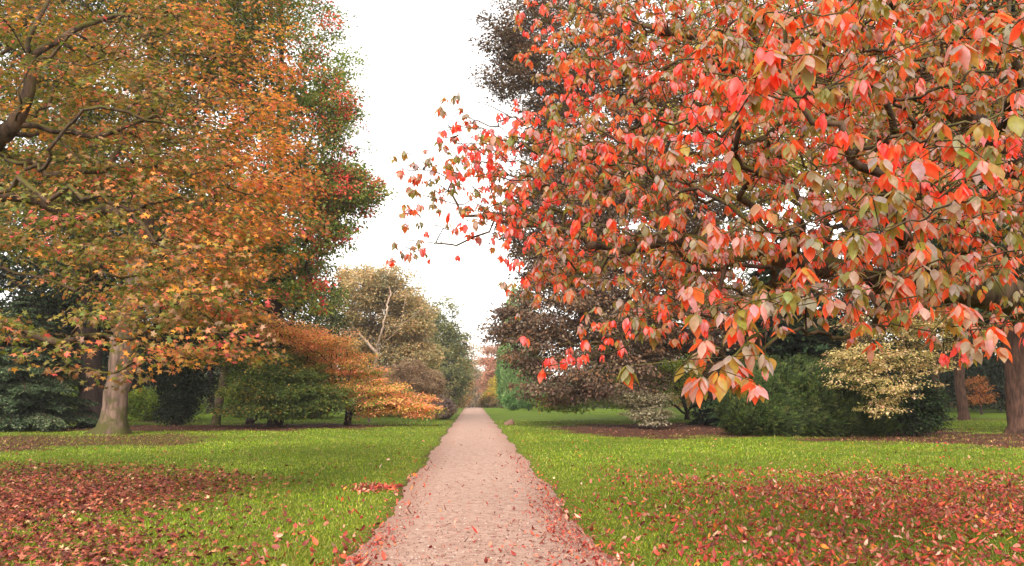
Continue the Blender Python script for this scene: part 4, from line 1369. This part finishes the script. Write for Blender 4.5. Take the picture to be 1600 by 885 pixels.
# ------------------------------------------------------------------ the big dogwood in the right foreground
def dogwood():
    b0 = np.array([8.3, 11.2, 0.0])
    root = thing('dogwood_tree', 'spreading dogwood in the foreground with large hanging red, orange and grey green leaves', 'tree', b0)
    trunk = [b0 + [0, 0, -.15], b0 + [-.05, 0, 1.2], b0 + [-.1, -.1, 2.4], at(1650, 330, 10.6), at(1560, 225, 10.2), at(1490, 165, 9.9), at(1440, 130, 9.7), at(1438, 60, 9.6), at(1430, -40, 9.6), at(1425, -160, 9.8)]
    limbs = [
        [at(1490, 165, 9.9), at(1450, 150, 9.4), at(1400, 120, 9.0), at(1345, 125, 8.8), at(1310, 150, 8.6), at(1260, 205, 8.4), at(1190, 250, 8.3), at(1100, 270, 8.4)],
        [b0 + [-.1, -.1, 2.4], at(1560, 455, 9.0), at(1480, 448, 8.6), at(1400, 440, 8.2), at(1320, 425, 7.9), at(1240, 410, 7.8), at(1150, 400, 7.9), at(1060, 375, 8.2), at(960, 385, 8.6), at(880, 360, 9.0), at(780, 345, 9.6), at(715, 320, 10.0), at(640, 300, 10.3)],
        [at(1560, 225, 10.2), at(1590, 120, 9.0), at(1560, 30, 8.2), at(1500, -30, 7.6), at(1420, -90, 7.2)],
        [at(1240, 410, 7.8), at(1255, 350, 7.4), at(1210, 365, 7.2), at(1140, 320, 7.2), at(1060, 300, 7.5), at(960, 250, 8), at(860, 235, 8.8), at(760, 225, 9.6), at(700, 195, 10)],
        [at(1400, 440, 8.2), at(1390, 500, 7.0), at(1330, 525, 6.2), at(1260, 520, 5.6), at(1170, 530, 5.1), at(1110, 580, 4.8)],
        [at(1480, 448, 8.6), at(1420, 380, 6.8), at(1390, 300, 6.0), at(1330, 250, 5.6), at(1250, 160, 5.6)],
        [at(1310, 150, 8.6), at(1200, 90, 8.4), at(1100, 60, 8.6), at(1000, 40, 9.0), at(900, 20, 9.6), at(820, 0, 10)],
        [at(960, 385, 8.6), at(880, 480, 8.6), at(900, 560, 8.6)],
        [at(1060, 375, 8.2), at(1010, 440, 7.8), at(980, 540, 7.8), at(920, 560, 8.2), at(850, 568, 8.6)],
        [at(780, 345, 9.6), at(742, 370, 9.8), at(680, 380, 10.2), at(620, 375, 10.4)],
        [b0 + [-.1, -.1, 2.4], b0 + [1.6, .6, 4.0], b0 + [3.2, 1.0, 5.4]],
        [b0 + [-.1, -.1, 2.6], b0 + [.4, 2.2, 4.4], b0 + [.6, 4.0, 5.6]],
    ]
    blobs = [
        B(1400, 90, 8.5, 220, 130, 1.6, 1.0), B(1150, 90, 8.6, 170, 110, 1.6, 1.1), B(960, 90, 9.4, 130, 110, 1.3, 1.0), B(1250, 220, 7.6, 190, 80, 1.4, 1.0), B(1050, 250, 8.2, 170, 80, 1.4, 1.1), B(860, 260, 9.2, 130, 70, 1.2, 1.2),
        B(745, 225, 9.8, 58, 40, .7, 1.3), B(700, 262, 10.1, 60, 26, .6, 1.2), B(650, 285, 10.3, 30, 16, .4, .9), B(790, 330, 9.6, 70, 45, .8, 1.0), B(665, 378, 10.2, 55, 12, .4, 1.2), B(650, 335, 10.2, 28, 8, .3, .6),
        B(900, 385, 8.8, 105, 55, 1.2, .9), B(830, 430, 9.2, 50, 22, .8, .6), B(1080, 400, 7.8, 150, 75, 1.3, 1.1), B(1300, 350, 6.8, 170, 80, 1.3, .9), B(1500, 300, 7.6, 150, 120, 1.4, 1.0), B(1500, 420, 7.0, 140, 60, 1.2, .9),
        B(1230, 470, 6.0, 130, 40, .8, .8), B(1040, 480, 7.4, 110, 30, .9, .8), B(1000, 515, 7.6, 90, 18, .7, .6), B(895, 560, 8.6, 68, 10, .6, 1.3), B(1100, 590, 4.8, 32, 18, .25, 1.8), B(1085, 555, 5.0, 40, 12, .3, .9), B(1420, 480, 6.2, 130, 30, .8, .9), B(1540, 500, 6.2, 90, 22, .8, .9),
        B(1300, 60, 6.0, 160, 90, .9, .7), B(1150, 130, 6.2, 100, 60, .8, .7), B(1520, 80, 6.0, 120, 90, .9, .7), B(1450, 260, 5.2, 90, 50, .6, .6), B(1200, 60, 5.6, 60, 60, .5, .5), B(1400, 400, 5.4, 80, 50, .5, .6),
        B(1750, 250, 9, 160, 230, 2.2, .5), B(1300, -110, 8.6, 320, 110, 2.0, .4), B(1500, 120, 12, 200, 200, 1.8, .35), B(830, 10, 9.9, 40, 22, .5, .9),
    ]
    # sprays that hang close to the viewer
    for px_, py_, d_, w_, h_ in ((1225, 80, 4.4, 60, 34), (1130, 165, 4.8, 70, 50), (1040, 190, 5.4, 60, 30), (915, 80, 6.0, 30, 14), (1460, 255, 4.2, 50, 24), (1420, 480, 4.1, 44, 16), (1345, 385, 4.4, 60, 20), (1215, 425, 4.5, 36, 24),
                                 (1165, 505, 4.6, 44, 16), (1345, 290, 5.0, 60, 34), (1505, 310, 4.6, 60, 28), (1570, 90, 4.4, 50, 40), (1440, 335, 4.4, 50, 20), (1525, 505, 4.8, 60, 14), (1390, 90, 5.0, 70, 40), (1010, 300, 5.6, 60, 24),
                                 (1140, 330, 5.0, 70, 26), (1290, 190, 4.8, 50, 40), (1010, 110, 5.8, 50, 30), (900, 215, 6.6, 50, 24), (1570, 400, 4.6, 40, 30), (1250, 300, 4.8, 50, 20), (1080, 60, 5.6, 50, 30)):
        blobs.append(B(px_, py_, d_ + .35, w_ * .8, h_ * .8, .22, 1.2))
    tg = sample_blobs(blobs, 9000, inner=.05, zmin=.8, lump=.2)
    tg = thin(tg, .235)
    tg = tiers(tg, .46, .72)
    tg = tg[(tg[:, 1] > 3.9) & (tg[:, 2] > 1.6 + (620 - 572) / F * tg[:, 1])]
    low = [at(px_, py_, d_) for px_, py_, d_ in ((1052, 588, 4.75), (1075, 562, 4.8), (1098, 548, 4.85), (1110, 572, 4.7), (1128, 545, 4.9), (1068, 575, 4.65), (1088, 590, 4.9), (1140, 560, 5.0), (1186, 520, 5.1), (1172, 536, 5.0))]
    tg = np.vstack([tg, np.array(low)])
    paths = [densify([np.array(q) for q in trunk], .35)] + [densify([np.array(q) for q in l], .35) for l in limbs]
    P, par, n0 = skeleton(paths, tg, .22)
    nodes = P[n0:]
    m = len(nodes)
    close = smooth(6.4, 4.6, nodes[:, 1])
    # leaf whorls: each hangs from a twig tip like a parasol
    kk = rng.integers(1, 3, m)
    wi = np.repeat(np.arange(m), kk)
    W = len(wi)
    wp = nodes[wi] + rng.standard_normal((W, 3)) * np.array([.17, .17, .10]) * (rng.random((W, 1)) < .8)
    wtype = np.random.default_rng(5).random(W)
    tube_mesh('trunk', P, par, n0, .33, .0046, M_BARK_BROWN, root, flare=.4, crook=.09, power=.62, twigs=(nodes[wi], wp, .0030))
    # colour leaning by place: redder low in front, at the tips and in the middle; greener above
    px = wp[:, 0] / wp[:, 1] * F + 740
    py = 620 - (wp[:, 2] - 1.6) / wp[:, 1] * F
    q = wp * np.array([1.0, 1.0, 1.4])
    fld = (np.sin(q[:, 0] * 2.1 + 1.3 * np.sin(q[:, 1] * 1.7)) + np.sin(q[:, 2] * 3.1 + 1.1 * np.sin(q[:, 0] * 1.9 + 2)) + np.sin(q[:, 1] * 2.4 + q[:, 2] * 1.7 + 1)) / 3
    red = .22 + .48 * fld + .24 * np.exp(-((px - 720) / 130) ** 2) + .20 * np.exp(-((px - 1180) / 170) ** 2 - ((py - 170) / 120) ** 2) + .22 * smooth(500, 560, py) - .10 * smooth(1300, 1500, px)
    red = np.clip(red, .04, .95)
    kind = (.25 + .5 * wtype < red)
    nl = rng.integers(6, 11, W)
    cl = np.repeat(np.arange(W), nl)
    n = len(cl)
    j = np.concatenate([np.arange(q) for q in nl])
    az = (rng.random(W) * 6.28)[cl] + j * 6.2832 / nl[cl] + rng.standard_normal(n) * .22
    el = -0.35 - 0.75 * rng.random(n)            # hang below the horizontal
    el = np.where(kind[cl], el - .25, el)
    D = np.stack([np.cos(az) * np.cos(el), np.sin(az) * np.cos(el), np.sin(el)], 1)
    N = np.stack([-np.cos(az) * np.sin(el), -np.sin(az) * np.sin(el), np.cos(el)], 1) + rng.standard_normal((n, 3)) * .22
    pos = wp[cl] + D * .015 + rng.standard_normal((n, 3)) * .012
    wsz = ((.054 + .040 * rng.random(W)) * (1 + .35 * close[wi]))[cl]
    sz = wsz * (.62 + .55 * rng.random(n))
    up_g = palette(n, [(130, 126, 96, 4), (142, 132, 116, 4), (118, 120, 68, 3), (152, 132, 126, 3), (158, 126, 120, 2), (122, 126, 52, 1.5)], cl, .7, .08)  # grey and mauve tones put the sky's sheen into the upper colours
    up_r = palette(n, [(216, 90, 88, 4), (206, 76, 78, 3), (156, 116, 118, 4), (218, 108, 96, 2), (216, 98, 62, 3), (148, 122, 116, 3)], cl, .5, .08)
    un_g = palette(n, [(162, 138, 70, 3), (216, 116, 66, 4), (134, 132, 60, 3), (222, 98, 62, 4)], cl, .7, .08)  # orange of light passing through is put into the underside colours
    un_r = palette(n, [(226, 86, 56, 4), (228, 112, 60, 4), (222, 80, 74, 2)], cl, .5, .08)
    k = kind[cl][:, None]
    up = np.where(k, up_r, up_g)
    un = np.where(k, un_r, un_g)
    build_leaves('crown', pos, D, N, sz, up, T_oval(), M_DOGWOOD, root, under=un, smooth_=True, width=sz * (.8 + .4 * rng.random(n)), curl=.4 + 1.3 * rng.random(n) ** 1.3)
    return n


# ------------------------------------------------------------------ small things
def bm_obj(name, bm, mat, parent=None, smooth_=False):
    me = bpy.data.meshes.new(name)
    bm.to_mesh(me)
    bm.free()
    me.materials.append(mat)
    if smooth_:
        for p in me.polygons:
            p.use_smooth = True
    o = bpy.data.objects.new(name, me)
    C.objects.link(o)
    if parent is not None:
        o.parent = parent
    return o


def box(bm, c, s, rot=None):
    m = Matrix.Translation(Vector(c))
    if rot is not None:
        m = m @ rot
    m = m @ Matrix.Diagonal(Vector((*s, 1)))
    return bmesh.ops.create_cube(bm, size=1.0, matrix=m)['verts']


def stone_marker():
    b = on_ground(796, 51)
    bm = bmesh.new()
    # wedge: sloping face turned to the path, broad foot
    pts = [(-.30, -.14, -.05), (.30, -.14, -.05), (.30, .16, -.05), (-.30, .16, -.05), (-.27, -.12, .15), (.20, -.10, .34), (.19, .13, .36), (-.26, .13, .19)]
    vs = [bm.verts.new(p) for p in pts]
    for f in ((0, 3, 2, 1), (0, 1, 5, 4), (1, 2, 6, 5), (2, 3, 7, 6), (3, 0, 4, 7), (4, 5, 6, 7)):
        bm.faces.new([vs[i] for i in f])
    bmesh.ops.bevel(bm, geom=bm.edges[:], offset=.025, segments=3, affect='EDGES')
    bmesh.ops.subdivide_edges(bm, edges=bm.edges[:], cuts=2, use_grid_fill=True)
    r_ = random.Random(2)
    for v in bm.verts:
        v.co += Vector((r_.uniform(-1, 1), r_.uniform(-1, 1), r_.uniform(-1, 1))) * .006
    o = bm_obj('stone_marker', bm, plain_mat('brown_stone', (116, 84, 70), .85, .45, 9), None, True)
    o.location = Vector(b)
    o.rotation_euler = (0, 0, R(12))
    tag(o, 'low brown wedge shaped stone standing in the grass right of the path', 'stone')


def bench():
    b = on_ground(562, 57)
    t = thing('garden_bench', 'low backless grey wooden bench behind the orange japanese maple', 'bench', b)
    mw = plain_mat('weathered_wood', (140, 122, 108), .8, .25, 14)
    bm = bmesh.new()
    for q in (-.18, 0, .18):
        box(bm, (0, q, .45), (1.7, .155, .05))
    bmesh.ops.bevel(bm, geom=bm.edges[:], offset=.008, segments=2, affect='EDGES')
    bm_obj('seat', bm, mw, t)
    for s in (-1, 1):
        bm = bmesh.new()
        box(bm, (s * .62, 0, .2), (.14, .44, .44))
        bmesh.ops.bevel(bm, geom=bm.edges[:], offset=.015, segments=2, affect='EDGES')
        bm_obj('leg', bm, mw, t)


def person(px, d, h, top, legs, label, face, stride, skirt=False):
    """A walker far down the path: one skinned body, with hair, jacket and trousers over it."""
    b = on_ground(px, d)
    b[2] = float(gz(b[0], b[1])) + .04
    k = h / 1.75

    def skinned(name, joints, edges, rad, mat, parent=None):
        me = bpy.data.meshes.new(name)
        me.from_pydata([tuple(np.array(j) * k) for j in joints], edges, [])
        o = bpy.data.objects.new(name, me)
        C.objects.link(o)
        md = o.modifiers.new('skin', 'SKIN')
        for i, r in enumerate(rad):
            v = me.skin_vertices[0].data[i]
            v.radius = (r[0] * k, r[1] * k) if isinstance(r, tuple) else (r * k, r * k)
            v.use_root = (i == 0)
        sb = o.modifiers.new('sub', 'SUBSURF')
        sb.levels = sb.render_levels = 1
        me.materials.append(mat)
        if parent:
            o.parent = parent
        return o
    s = stride
    J = [(0, 0, .95), (0, 0, 1.15), (0, 0, 1.38), (0, 0, 1.5), (0, -.01, 1.6), (0, -.01, 1.70),
         (-.10, 0, .9), (-.10, -s * .5, .5), (-.10, -s * .75, .08), (-.10, -s * .75 - .12, .03),
         (.10, 0, .9), (.10, s * .35, .5), (.10, s * .9, .10), (.10, s * .9 - .11, .04),
         (-.19, 0, 1.40), (-.25, s * .25, 1.14), (-.25, s * .35 - .08, .90), (-.25, s * .35 - .12, .80),
         (.19, 0, 1.40), (.25, -s * .25, 1.14), (.25, -s * .35 - .08, .90), (.25, -s * .35 - .12, .80)]
    E = [(0, 1), (1, 2), (2, 3), (3, 4), (4, 5), (0, 6), (6, 7), (7, 8), (8, 9), (0, 10), (10, 11), (11, 12), (12, 13), (2, 14), (14, 15), (15, 16), (16, 17), (2, 18), (18, 19), (19, 20), (20, 21)]
    Rd = [(.14, .11), (.13, .10), (.15, .10), .055, .085, .075, .085, .06, .045, .035, .085, .06, .045, .035, .055, .045, .032, .03, .055, .045, .032, .03]
    skin = plain_mat('skin', (206, 160, 136), .6, .05)
    body = skinned('person', J, E, Rd, skin)
    body.location = Vector(b)
    body.rotation_euler = (0, 0, face)
    tag(body, label, 'person', None, 'walkers at the far end of the path')
    jk = [J[0], J[1], J[2], J[14], J[15], J[16], J[18], J[19], J[20], (0, 0, .86)]
    skinned('jacket', jk, [(0, 1), (1, 2), (2, 3), (3, 4), (4, 5), (2, 6), (6, 7), (7, 8), (0, 9)], [(.17, .14), (.16, .125), (.17, .13), .07, .06, .05, .07, .06, .05, (.17, .14)], plain_mat('jacket_cloth', top, .9, .1), body)
    tr = [J[0], J[6], J[7], J[8], J[10], J[11], J[12]]
    skinned('trousers', tr, [(0, 1), (1, 2), (2, 3), (0, 4), (4, 5), (5, 6)], [(.15, .12), .10, .075, .06, .10, .075, .06], plain_mat('trouser_cloth', legs, .9, .1), body)
    skinned('hair', [(0, .015, 1.63), (0, .01, 1.71), (0, .06, 1.6)], [(0, 1), (0, 2)], [.092, .088, .07], plain_mat('hair_brown', (52, 38, 30), .8, .2), body)


left_trees()
far_trees()
woodland()
right_trees()
dogwood()
stone_marker()
bench()
person(731.5, 262, 1.78, (40, 34, 44), (44, 42, 60), 'person in dark jacket and trousers walking, middle of three at the path end', R(180), .3)
person(735.5, 258, 1.66, (206, 176, 176), (60, 60, 84), 'person in pale top walking, rightmost of three at the path end', R(180), .25)
person(727.2, 268, 1.70, (74, 64, 66), (40, 38, 44), 'person in grey brown coat walking, leftmost of three at the path end', R(165), .2)
print('LEAFSTAT verts', sum(len(o.data.vertices) for o in bpy.data.objects if o.type == 'MESH'))


def haze():
    m, nt, out = new_mat('haze_air')
    v = nt.nodes.new('ShaderNodeVolumePrincipled')
    v.inputs['Color'].default_value = (.96, .93, .92, 1)
    v.inputs['Density'].default_value = 0.0004
    v.inputs['Anisotropy'].default_value = 0.2
    nt.links.new(v.outputs[0], out.inputs['Volume'])
    bm = bmesh.new()
    box(bm, (0, 300, 15), (900, 760, 46))
    o = bm_obj('haze', bm, m)
    tag(o, 'thin pale autumn haze along the avenue', 'haze', 'stuff')


haze()
